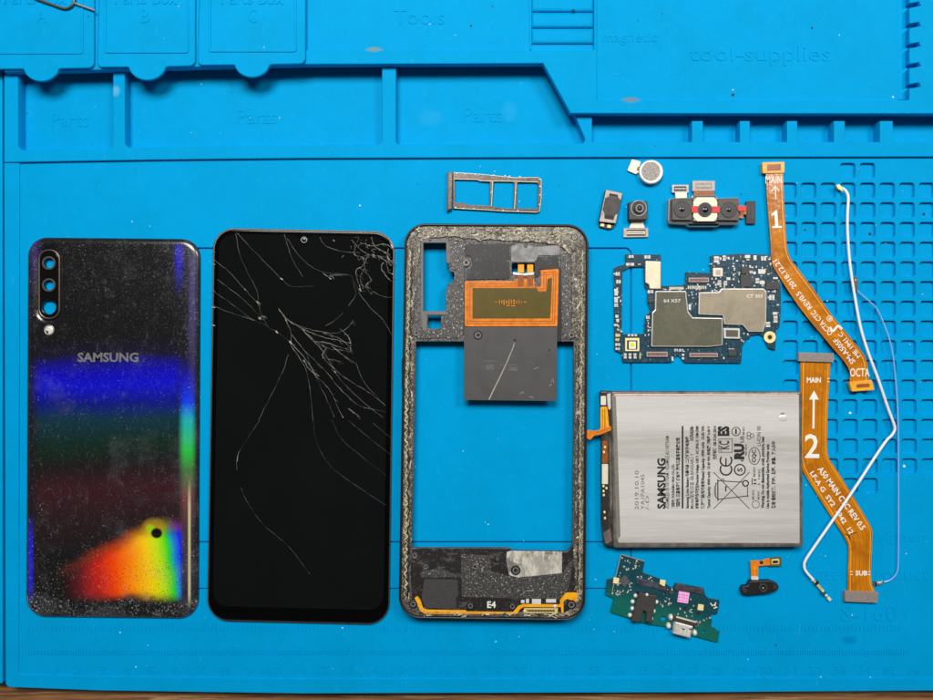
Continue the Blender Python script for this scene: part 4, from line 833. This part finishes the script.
vt('制造商: YOUNGBO VINA CO.,LTD', 162, 310, 620, 22); vt('制造商: 三星电子株式会社 惠州三星电子有限公司', 196, 125, 620, 26)
b.slab(rect(650+222/7, 420+42/7, 650+234/7, 420+620/7), 5.0, zt+.01, ink)
vt('Samsung Li-ion Battery 리튬이온 二次锂离子电池组', 262, 115, 620, 26); vt('Model/型号/모델: EB-BA505ABU Y', 293, 235, 620, 25, bold=.01); vt('1ICP5/62/86', 292, 45, 145, 22)
vt('标称电压/정격전압/Nominal Voltage: 3.85 V  AC 2P42-15 1588-3388', 331, 42, 620, 25); vt('额定容量/정격용량/Rated Capacity: 3900 mAh  15.02 Wh', 371, 42, 620, 26)
vt('Typical Capacity: 4000 mAh  15.40 Wh 充电限制电压 4.40 V', 412, 42, 620, 25); vt('执行标准 GB 31241-2014', 453, 42, 275, 24)
vt('Warning: Do not disassemble, crush, puncture, heat', 792, 115, 618, 24); vt('Use in mobile Authorized Service Provider only.', 827, 165, 618, 24); vt('警告 请勿分解、撞击、挤压、高温、投入火中', 865, 150, 618, 26)
vt('LI-ION 00', 762, 42, 182, 22, bold=.01); vt('US', 645, 112, 158, 22, bold=.03); vt('c', 645, 272, 292, 18, bold=.03); vt('ES', 515, 42, 112, 70, bold=.06)
vt('KC', 520, 145, 205, 60, bold=.02); 
for yy_ in (345, 282): b.slab(stroke(arc(650+532/7, 420+yy_/7, 40/7, -38, 218, 18), 11/7), 5.0, zt+.012, ink)
b.slab(stroke([(650+532/7, 420+318/7), (650+532/7, 420+268/7)], 10/7), 5.0, zt+.02, ink)
vt('RU', 625, 165, 275, 62, bold=.07); vt('-', 602, 62, 98, 10, bold=.03); vt('S', 629, 335, 362, 30, bold=.03); vt('CQC', 730, 208, 298, 28, bold=.04)
def ring(X, Y, r, w, ry=None): b.slab(circ(650+X/7, 420+Y/7, r/7, 28, (ry or r)/7), 5.0, zt+.01, ink, holes=[circ(650+X/7, 420+Y/7, (r-w)/7, 28, ((ry or r)-w)/7)])
ring(602, 80, 32, 6); ring(629, 348, 42, 9); ring(731, 252, 42, 5, 62); ring(740, 590, 27, 4); ring(669, 443, 24, 9); ring(510, 420, 11, 5)
for a in range(3): ring(700+15*math.cos(a*2.09), 110+15*math.sin(a*2.09), 15, 4)
def ln(x0, y0, x1, y1, w=5): b.slab(stroke([(650+x0/7, 420+y0/7), (650+x1/7, 420+y1/7)], w/7), 5.0, zt+.012+random.random()*.006, ink)
ln(445, 365, 697, 622, 5); ln(445, 622, 697, 365, 5); ln(470, 425, 650, 435, 6); ln(470, 556, 690, 530, 6); ln(475, 415, 475, 565, 8); ln(683, 465, 683, 540, 5); ln(452, 470, 452, 520, 5); ln(452, 470, 470, 440, 4); ln(452, 520, 470, 550, 4); ln(460, 440, 460, 545, 4); ln(530, 462, 530, 500, 9); ln(530, 470, 545, 466, 5)
for q in [(480, 132, 484, 226), (574, 132, 578, 226), (480, 130, 578, 134), (480, 224, 578, 228), (496, 200, 500, 226)]: b.slab(rect(650+q[0]/7, 420+q[1]/7, 650+q[2]/7, 420+q[3]/7), 5.0, zt+.011, ink)
for (X, y0, y1) in [(655, 50, 105), (672, 170, 250), (730, 330, 400), (765, 345, 400), (722, 490, 560), (760, 500, 560)]: vt('HIMSK 10072 AE', X, y0, y1, 12, ig)
for q in [(712, 405, 718, 455), (725, 415, 745, 425), (725, 440, 745, 450), (755, 408, 770, 414), (755, 445, 770, 452)]: b.slab(rect(650+q[0]/7, 420+q[1]/7, 650+q[2]/7, 420+q[3]/7), 5.0, zt+.011, ink)
Zb = lambda x, y: (575+x/3.889, 380+y/3.889)
b.text('2019.10.10', *Zb(240, 428), 39, 3.9, zt, ig, rot=90, th=.01); b.text('YA1PA1045', *Zb(263, 435), 35, 3.9, zt, ig, rot=90, th=.01); b.text('/-D', *Zb(281, 478), 14, 3.4, zt, ig, rot=90, th=.01)
b.build('printed_label', t)

# ---------------------------------------------------------------- charging sub board
z8 = lambda L, r=0: rnd([(605+x/7, 545+y/7) for x, y in L], r)
P8 = lambda x, y: (605+x/7, 545+y/7)
t = thing('charging_circuit_board', 'small green charging board with black headphone jack, silver charging port and pink sticker', 'circuit board', 664, 597)
out8 = z8([(118, 65), (278, 112), (262, 192), (382, 235), (440, 282), (474, 302), (495, 265), (690, 300), (700, 345), (722, 372), (802, 385), (795, 440), (786, 482), (742, 486), (737, 510), (750, 522), (742, 568), (802, 606), (790, 682), (640, 642), (430, 572), (300, 555), (160, 510), (38, 470), (65, 375), (3, 348), (15, 240), (75, 228), (100, 120)], .6)
B().slab(out8, .3, 1.1, M['pcbt'], holes=[circ(*P8(410, 515), 3, 14, 2.4), circ(*P8(690, 610), 2, 12)], bev=.05).build('board', t)
b = B(); b.slab(z8([(240, 332), (365, 355), (326, 545), (284, 536), (292, 470), (268, 458), (248, 540), (186, 535)], .5), 1.0, 3.4, M['darkgrey'], bev=.25); b.slab(z8([(232, 330), (360, 352), (355, 368), (228, 346)], .3), 1.0, 3.2, M['black']); b.dome(*P8(295, 350), 1.6, 3.2, .5, M['solder']); b.build('headphone_jack', t)
for (x, y) in [(217, 358), (195, 448), (178, 495), (362, 402), (343, 466), (326, 516), (196, 400)]: B().dome(*P8(x, y), 2.3, 1.05, .9, M['solder'], 12, 4).build('solder_joint', t)
b = B(); b.slab(z8([(490, 535), (618, 570), (596, 655), (476, 622)], .6), 1.0, 3.2, M['silver'], bev=.4, seg=3)
b.slab(z8([(488, 500), (656, 546), (650, 572), (482, 530)], .5), 1.0, 3.3, M['darkgrey'], bev=.1); b.slab(z8([(500, 498), (640, 536), (640, 545), (498, 508)], .3), 3.1, 3.5, M['cream'])
for (x, y, w, h) in [(535, 560, 4, 1.2), (590, 575, 3.5, 1), (530, 600, 1.5, 5), (560, 608, 1.5, 5), (585, 612, 1.5, 4)]: b.slab(rrect(*P8(x, y), w, h, -15), 3.1, 3.3, M['cream'])
b.slab(rrect(*P8(545, 588), 5, 1.0, -15), 3.1, 3.28, M['ink']).slab(rrect(*P8(600, 590), 3, 1.0, -15), 3.1, 3.28, M['ink']); b.build('charging_port', t)
for (x, y, rx) in [(466, 512, 2.6), (450, 572, 2.6), (645, 560, 2.6), (634, 622, 2.6)]: B().dome(*P8(x, y), rx, 1.0, 1.6, M['solder'], 12, 4, ry=3.3).build('solder_joint', t)
for (x, y) in [(78, 250), (403, 265), (670, 437)]: B().slab(rrect(*P8(x, y), 5.6, 5.8, -9, .4), 1.0, 1.5, M['goldpale'], bev=.08).build('contact_pad', t)
b = B(); b.slab(rrect(*P8(549, 366), 10.8, 10.8, -9, .3), 1.4, 1.8, M['pink']); 
for i in range(4):
    for j in range(3): b.slab(rrect(*P8(522+18*i-3*j, 345+20*j+3*i), 1.3, 1.1, -9), 1.7, 1.85, M['magenta'])
b.build('pink_sticker', t)
B().slab(z8([(495, 272), (560, 282), (600, 300), (688, 305), (690, 345), (600, 330), (500, 320), (488, 300)], .6), 1.0, 1.7, simple('brown_connector', srgb(52, 46, 50), .5, 0, .5, 900), bev=.1).build('connector', t)
B().slab(rrect(*P8(138, 254), 8.5, 8.5, 38, .3), 1.0, 1.6, simple('grey_chip', srgb(76, 74, 78), .5), bev=.05).build('chip', t)
B().slab(z8([(225, 230), (370, 262), (480, 330), (470, 350), (350, 300), (222, 275)], .5), 1.0, 1.5, simple('dark_component', srgb(48, 54, 66), .5, 0, .8, 900), bev=.05).build('connector', t)
b = B(); 
for q in [(560, 445, 22), (650, 478, 20), (520, 440, 10), (255, 130, 10)]: b.slab(circ(*P8(q[0], q[1]), q[2]/14+.2, 14), 1.0, 1.16, M['ink'])
b.build('dark_pads', t)
b = B(); b.slab(stroke([P8(738, 405), P8(752, 425), P8(770, 415)], 1), 1.0, 1.16, M['print']); b.slab(stroke([P8(775, 400), P8(770, 425), P8(785, 435), P8(760, 442)], 1), 1.0, 1.17, M['print']); b.build('printed_mark', t)
B().slab(stroke([P8(52, 316), P8(112, 70), P8(118, 67), P8(276, 113)], .55), 1.0, 1.12, M['beigegrey']).build('border_line', t)
# bare copper traces and ground fill on the lower edge
b = B()
for (x0, y0, x1, y1) in [(70, 385, 160, 410), (75, 395, 165, 422), (80, 405, 165, 430), (385, 455, 450, 475), (640, 600, 760, 640), (120, 440, 165, 452), (365, 540, 430, 556)]: b.slab(stroke([P8(x0, y0), P8(x1, y1)], .45), 1.0, 1.12, M['green'])
b.build('copper_traces', t)
cnt = 0; placed = []
for (xa, ya, xb, yb, kk) in [(120, 105, 240, 175, 22), (85, 195, 190, 350, 34), (225, 205, 345, 245, 12), (300, 240, 330, 260, 2), (360, 370, 470, 430, 10), (500, 440, 700, 500, 8), (50, 310, 130, 345, 6), (385, 300, 480, 360, 5), (660, 510, 740, 560, 4)]:
    for _ in range(kk):
        x, y = random.uniform(xa, xb), random.uniform(ya, yb); X, Y = P8(x, y)
        if not inside((X, Y), out8) or math.dist((x, y), (138, 254)) < 36 or math.dist((x, y), (78, 250)) < 30: continue
        if any(math.dist((X, Y), p) < 1.7 for p in placed): continue
        placed.append((X, Y)); w, h = random.choice([(1.1, 2.0), (2.0, 1.1), (1.4, 2.2), (.9, .9)])
        smd(t, X, Y, w*.85, h*.85, -14+random.choice([0, 90, 0, 30]))
for (x, y) in [(595, 465), (607, 472), (120, 90), (620, 425), (600, 380), (450, 405)]: smd(t, *P8(x, y), 1.5, 1.7, 10, 'gold')

# ---------------------------------------------------------------- sensor module with flex
z9 = lambda L, r=0: rnd([(590+x/4.443, 540+y/4.443) for x, y in L], r)
t = thing('sensor_module', 'small oval black sensor on an orange L-shaped flex strip, right of the charging board', 'sensor', 765, 580)
B().slab(z9([(670, 222), (680, 205), (702, 203), (712, 182), (800, 180), (830, 190), (842, 210), (830, 225), (800, 238), (700, 246), (676, 240)], 1.8), 0, 2.6, M['black'], bev=.4, seg=3).build('housing', t)
b = B(); cx, cy = 590+770/4.443, 540+212/4.443; b.slab(circ(cx, cy, 4.2), 2.5, 2.8, M['darkgrey'], holes=[circ(cx, cy, 3)], bev=.08); b.slab(circ(cx, cy, 2.9), 2.4, 2.65, M['black']); b.dome(cx, cy+.5, .9, 2.6, .2, M['steel']); b.build('lens', t)
for x, y in [(688, 224), (823, 208)]: B().slab(circ(590+x/4.443, 540+y/4.443, 1.9), 2.3, 2.85, M['darkgrey'], holes=[circ(590+x/4.443, 540+y/4.443, .9)], bev=.1).build('mounting_hole', t)
B().slab(z9([(712, 92), (748, 90), (752, 92), (800, 80), (800, 112), (748, 116), (746, 182), (718, 182)], .5), 1.0, 1.4, M['orange'], bev=.05).slab(z9([(729, 120), (733, 120), (735, 165), (731, 165)]), 1.3, 1.45, M['orangebright']).dome(590+763/4.443, 540+100/4.443, 2.0, 1.35, .4, M['black']).build('flex_strip', t)
B().slab(z9([(716, 162), (748, 163), (748, 177), (717, 176)], .3), 1.3, 1.8, M['solder']).build('connector', t)
B().slab(z9([(796, 80), (850, 75), (853, 115), (798, 118)], .6), .6, 1.3, simple('olive_pad', srgb(70, 84, 40), .5), bev=.05).slab(z9([(806, 86), (842, 84), (842, 108), (806, 110)], 1.2), 1.2, 1.7, M['gold'], bev=.1).slab(z9([(812, 92), (836, 91), (836, 102), (812, 104)], .8), 1.6, 1.8, M['ink']).build('contact_pad', t)

# ---------------------------------------------------------------- flex cables
def lerp_path(Lp, Rp, u):
    def res(P, n=40):
        d = [0]
        for a, c in zip(P, P[1:]): d.append(d[-1]+math.dist(a, c))
        out = []
        for k in range(n+1):
            s = d[-1]*k/n; i = max(j for j in range(len(d)-1) if d[j] <= s+1e-9); q = (s-d[i])/max(1e-9, d[i+1]-d[i])
            out.append((P[i][0]+(P[i+1][0]-P[i][0])*q, P[i][1]+(P[i+1][1]-P[i][1])*q))
        return out
    return [(a[0]*(1-u)+c[0]*u, a[1]*(1-u)+c[1]*u) for a, c in zip(res(Lp), res(Rp))]
def flex_strip(Lp, Rp, z0, z1, t, lines):
    b = B(); b.slab(Lp+Rp[::-1], z0, z1, M['flex'], bev=.04)
    for u, w, mm in lines: b.slab(stroke(lerp_path(Lp, Rp, u), w), z1-.02, z1+.008+u*.004, M[mm])
    return b.build('flex_strip', t)
t = thing('flex_cable', 'amber ribbon cable printed with MAIN and the number 1, its end marked OCTA', 'ribbon cable', 810, 275, 0, 'amber ribbon cables')
L1 = smooth_path([(765.8, 171), (767.2, 200), (770.4, 240), (772, 262), (777, 273), (800, 308), (826, 340), (848, 367), (850, 383)], 4)
R1 = smooth_path([(783, 171), (784.2, 200), (786.5, 240), (789.5, 256), (799, 270), (815, 291), (832, 315), (854, 342), (866, 359), (868.8, 383)], 4)
flex_strip(L1, R1, 1.5, 1.75, t, [(.12, .7, 'flexline'), (.88, .8, 'flexlight'), (.8, .5, 'flexline'), (.95, .5, 'flexline')])
B().slab(rnd([(762.4, 162.3), (784.6, 161.7), (784.6, 173), (762.8, 173.3)], 1), .3, 2.3, M['flexlight'], bev=.15).slab(rnd([(767, 164.5), (781, 164), (781, 170.5), (767, 171)], 1), 2.2, 2.35, M['orangedark'], bev=.02).build('connector', t)
B().slab(rnd([(849.4, 382), (872, 379.8), (874.6, 390), (852, 391.6)], 1), .3, 2.3, M['flexlight'], bev=.15).slab(rnd([(856, 384.4), (869, 383.2), (870, 387), (857, 388)], 1), 2.2, 2.35, M['orangedark'], bev=.02).build('connector', t)
b = B(); pr = M['print']
b.text('MAIN', 773.8, 179.8, 16.5, 7.2, 1.78, pr, 0, .02, .01)
b.slab(stroke([(775.8, 199.6), (775.4, 187)], 1.0), 1.7, 1.79, pr); b.slab(stroke([(771.4, 191.6), (775.2, 186.2), (779.3, 191)], 1.1), 1.7, 1.8, pr)
b.slab([(775.3, 227.5), (774.4, 214.5), (772.0, 216.3), (771.4, 214.4), (775.6, 210.2), (777.2, 210.2), (778.5, 227.4)], 1.7, 1.79, pr); b.slab(rrect(777, 227, 9.8, 1.9, 2), 1.7, 1.8, pr)
a1 = math.degrees(math.atan2(104, -80))
def along(s, x0, y0, x1, y1, h, m=pr, bold=.01, z=1.78):
    a = math.degrees(math.atan2(-(y1-y0), x1-x0)); b.text(s, (x0+x1)/2, (y0+y1)/2, math.dist((x0, y0), (x1, y1)), h, z, m, a, .02, bold)
along('SM-A505F', 853.5, 363, 835, 339, 5.4); along('OCTA CTC', 831, 334.5, 812.5, 311.5, 5.4); along('REV0.5', 810.5, 308.5, 797.5, 292.5, 5.4); along('2018.12.21', 795, 288, 774.8, 260.5, 5.2)
along('ME 1941 C', 859, 357, 839.5, 333, 4.4)
b.slab(stroke(smooth_path([(830, 327), (833, 331), (838, 326), (842, 329)], 4), 2.2), 1.7, 1.79, pr); b.slab(circ(829.6, 318.6, 2.9), 1.7, 1.785, pr, holes=[circ(829.6, 318.6, 2.3)]); b.text('E', 829.6, 318.6, 2.4, 2.6, 1.78, pr, 128, .02, .02)
b.text('OCTA', 859.8, 372.4, 19.5, 8.4, 1.78, pr, 0, .02, .01); b.build('printed_mark', t)
t = thing('flex_cable', 'amber ribbon cable printed with MAIN and the number 2, grey connectors at both ends', 'ribbon cable', 836, 480, 0, 'amber ribbon cables')
L2 = smooth_path([(800.5, 360), (800.3, 400), (799.5, 440), (801, 466), (815, 491), (832, 518), (846, 540), (848.6, 550), (848, 570), (847.6, 592)], 4)
R2 = smooth_path([(830.6, 360), (829.3, 385), (828, 405), (827.4, 440), (828.6, 457), (838, 472), (856, 501), (871, 527), (872.2, 540), (871, 577), (875, 592)], 4)
flex_strip(L2, R2, .7, .95, t, [(.1, .8, 'flexlight'), (.17, .5, 'flexline'), (.3, .4, 'flexline'), (.5, .5, 'flexline'), (.66, .4, 'flexline'), (.78, .6, 'flexline'), (.93, .7, 'flexlight')])
for q, in [([(798.6, 352.4), (834.2, 353.2), (834, 362.4), (798.6, 361.4)],), ([(845, 591), (878.6, 592.3), (877.6, 603), (845, 601.6)],)]:
    B().slab(rnd(q, .6), .1, 1.9, M['greyconn'], bev=.15).build('connector', t)
b = B()
b.text('MAIN', 813.8, 380, 14, 5.2, .98, pr, 0, .02, .03); b.slab(stroke([(813.4, 428.5), (813.8, 397)], 2.0), .9, 1.0, pr); b.slab([(809, 399.5), (814, 390.5), (819, 399.5)], .9, 1.005, pr)
b.text('2', 812, 446, 14.5, 24, .98, pr, 0, .02, .015)
along('A50 MAIN CTC REV 0.5', 819.5, 467.5, 863.5, 529, 6.0, z=.98, bold=.02); along('LF-A G  SY2  1942  12', 811.5, 472, 852, 533.5, 5.0, z=.98, bold=.02)
b.text('SUB', 861.5, 573, 12, 5, .98, pr, 0, .02, .03)
for x in (851.5, 869.5):
    b.slab(rrect(x, 571.5, 2, .8), .9, 1.0, pr).slab(rrect(x, 574.5, 2, .8), .9, 1.0, pr)
for y in (378.5, 381.5): b.slab(rrect(828.5, y, 2, .8), .9, 1.0, pr)
b.build('printed_mark', t)
b = B(); b.tube([(845, 534, 1.0), (849, 535.5, 1.1), (853, 533, 1.1), (856.5, 532.6, 1.0)], .14, M['ink'], 6).tube([(849, 535.5, 1.0), (850, 538.5, 1.0)], .2, M['ink'], 6).tube([(853, 540, 1.0), (855, 547, 1.0), (853, 548.5, 1.0), (850, 549, 1.0)], .1, M['orangedark'], 6).build('scorch_mark', t)

# ---------------------------------------------------------------- coaxial cables
t = thing('antenna_cable', 'white coaxial antenna cable with gold ends, kinked at the right and crossing ribbon 2', 'cable', 850, 390)
pts = [(842, 188, 1.6), (846, 191.5, 1.9), (848.2, 198, 2.4), (847.4, 215, 2.6), (847.6, 235, 2.2), (850, 265, 1.8), (854, 292, 1.8), (858.5, 318, 2.0), (862.5, 335, 2.2), (869, 355, 2.4), (878, 379, 2.2), (887.5, 407, 1.6), (893.8, 424, 1.2), (894.6, 430, 1.1), (891.5, 435.5, 1.1), (886, 441, 1.1), (875, 457, 1.6), (862, 477, 2.0), (846, 501, 2.2), (828, 527, 2.2), (812, 550, 1.8), (805.3, 560.5, 1.6), (804.2, 566, 1.5), (806, 571.5, 1.4), (813, 579.5, 1.3)]
B().tube(smooth_path(pts, 5), .56, M['cablewhite'], 12).build('sheath', t)
B().slab(rnd([(836, 185.3), (839.4, 184), (844, 189), (842.6, 191.5), (838.2, 189)], .5), .6, 1.8, M['gold'], bev=.15).build('plug', t)
b = B(); b.slab(rrect(820, 587.5, 15, 2.8, -48, .5), .4, 1.4, M['gold'], bev=.15); b.dome(813.5, 580.5, 1.8, .8, 1.1, M['solder']); b.slab(rrect(817, 583, 3, 4.2, -48, .3), .6, 1.6, M['black']); b.slab(rrect(824, 593, 3.4, 4.2, -48, .4), .6, 1.7, M['green']); b.dome(823.5, 591.5, 1.4, 1.2, .7, M['solder']); b.dome(827, 596, 1.6, 1.0, .9, M['solder']); b.slab(rrect(829.5, 599, 4, 3, -48, .5), .4, 1.2, M['cream'], bev=.1); b.build('solder_end', t)
t = thing('thin_antenna_wire', 'very thin light blue antenna wire running down the right side over the grid cells', 'wire', 885, 430)
pts = [(857, 290.5, 1.6), (862, 295, 1.8), (869, 301, 2), (877, 309, 2.2), (883, 322, 2.4), (889, 338, 2.4), (893, 356, 2.2), (896, 385, 2), (898, 420, 1.8), (898.4, 480, 1.6), (898.4, 540, 1.4), (898, 565, 1.2), (896.5, 573, 1), (891, 579.5, .9), (884, 582, .9)]
B().tube(smooth_path(pts, 6), .29, M['cableblue'], 8).build('sheath', t)
B().slab(rnd([(853.8, 277), (856.8, 276.5), (858, 282), (857.6, 290), (855, 291), (854.2, 284)], .6), .4, 1.9, M['brownish'], bev=.15).dome(856, 280, 1.1, 1.7, .4, M['gold']).build('plug', t)
B().slab(rrect(878.5, 583.4, 9, 2.8, 12, .5), .3, 1.4, M['steel'], bev=.15).slab(rrect(876, 584, 2, 3.6, 12, .3), .3, 1.6, M['black']).dome(880, 583, 1, 1.2, .5, M['solder']).build('plug', t)

# ---------------------------------------------------------------- lint and crumbs on the mat
b = B()
def lint(x, y, z, s, m):
    k = random.randint(4, 6); a0 = random.random()*6
    b.slab([(x+s*random.uniform(.5, 1)*math.cos(a0+i*6.283/k), y+s*random.uniform(.5, 1)*math.sin(a0+i*6.283/k)) for i in range(k)], z-.02, z+.12, M[m])
def zone(x, y):
    if y < 113 and x > 597: return 3.3 if y < 98 and x < 896 else 4.2
    if y < 50 and x > 306: return 3.1 if x < 529 else 4.2
    if 76 < y < 142 and x < 540: return -4.2
    if y < 64: return 5.9 if x < 305 else 4.2
    if y > 165: return 0
    return 1.4
for k in range(300):
    x, y = random.uniform(8, 930), random.uniform(4, 686); s = abs(random.gauss(0, .35))+.22
    if 60 < y < 165: 
        if not (80 < y < 140 and x < 540): continue
    lint(x, y, zone(x, y), s, 'lint' if random.random() < .6 else 'crumb')
for (x, y, s, m) in [(471, 26, 1.6, 'crumb'), (573, 10, 2.2, 'crumb'), (733, 95, 2, 'crumb'), (812, 28, 1.6, 'crumb'), (924, 214, 2.2, 'crumb'), (870, 234, 2, 'crumb'), (805, 230, 1.8, 'crumb'), (850, 413, 1.8, 'lint'), (904, 466, 2, 'lint'), (776, 645, 1.8, 'crumb'), (893, 97, 1.4, 'lint'), (925, 381, 2, 'crumb'), (733, 90, .9, 'lint'), (655, 146, 1, 'crumb'), (886, 243, 1.2, 'lint')]:
    zz = -1.45 if (x > 782 and 183 < y < 480) else zone(x, y); lint(x, y, zz, s, m)
o = b.build('lint_and_crumbs', kind='stuff'); tag(o, 'scattered pale lint and dark crumbs lying all over the blue mat', 'lint')
o['kind'] = 'stuff'
for o in sc.objects:
    if '_o' in o: del o['_o']
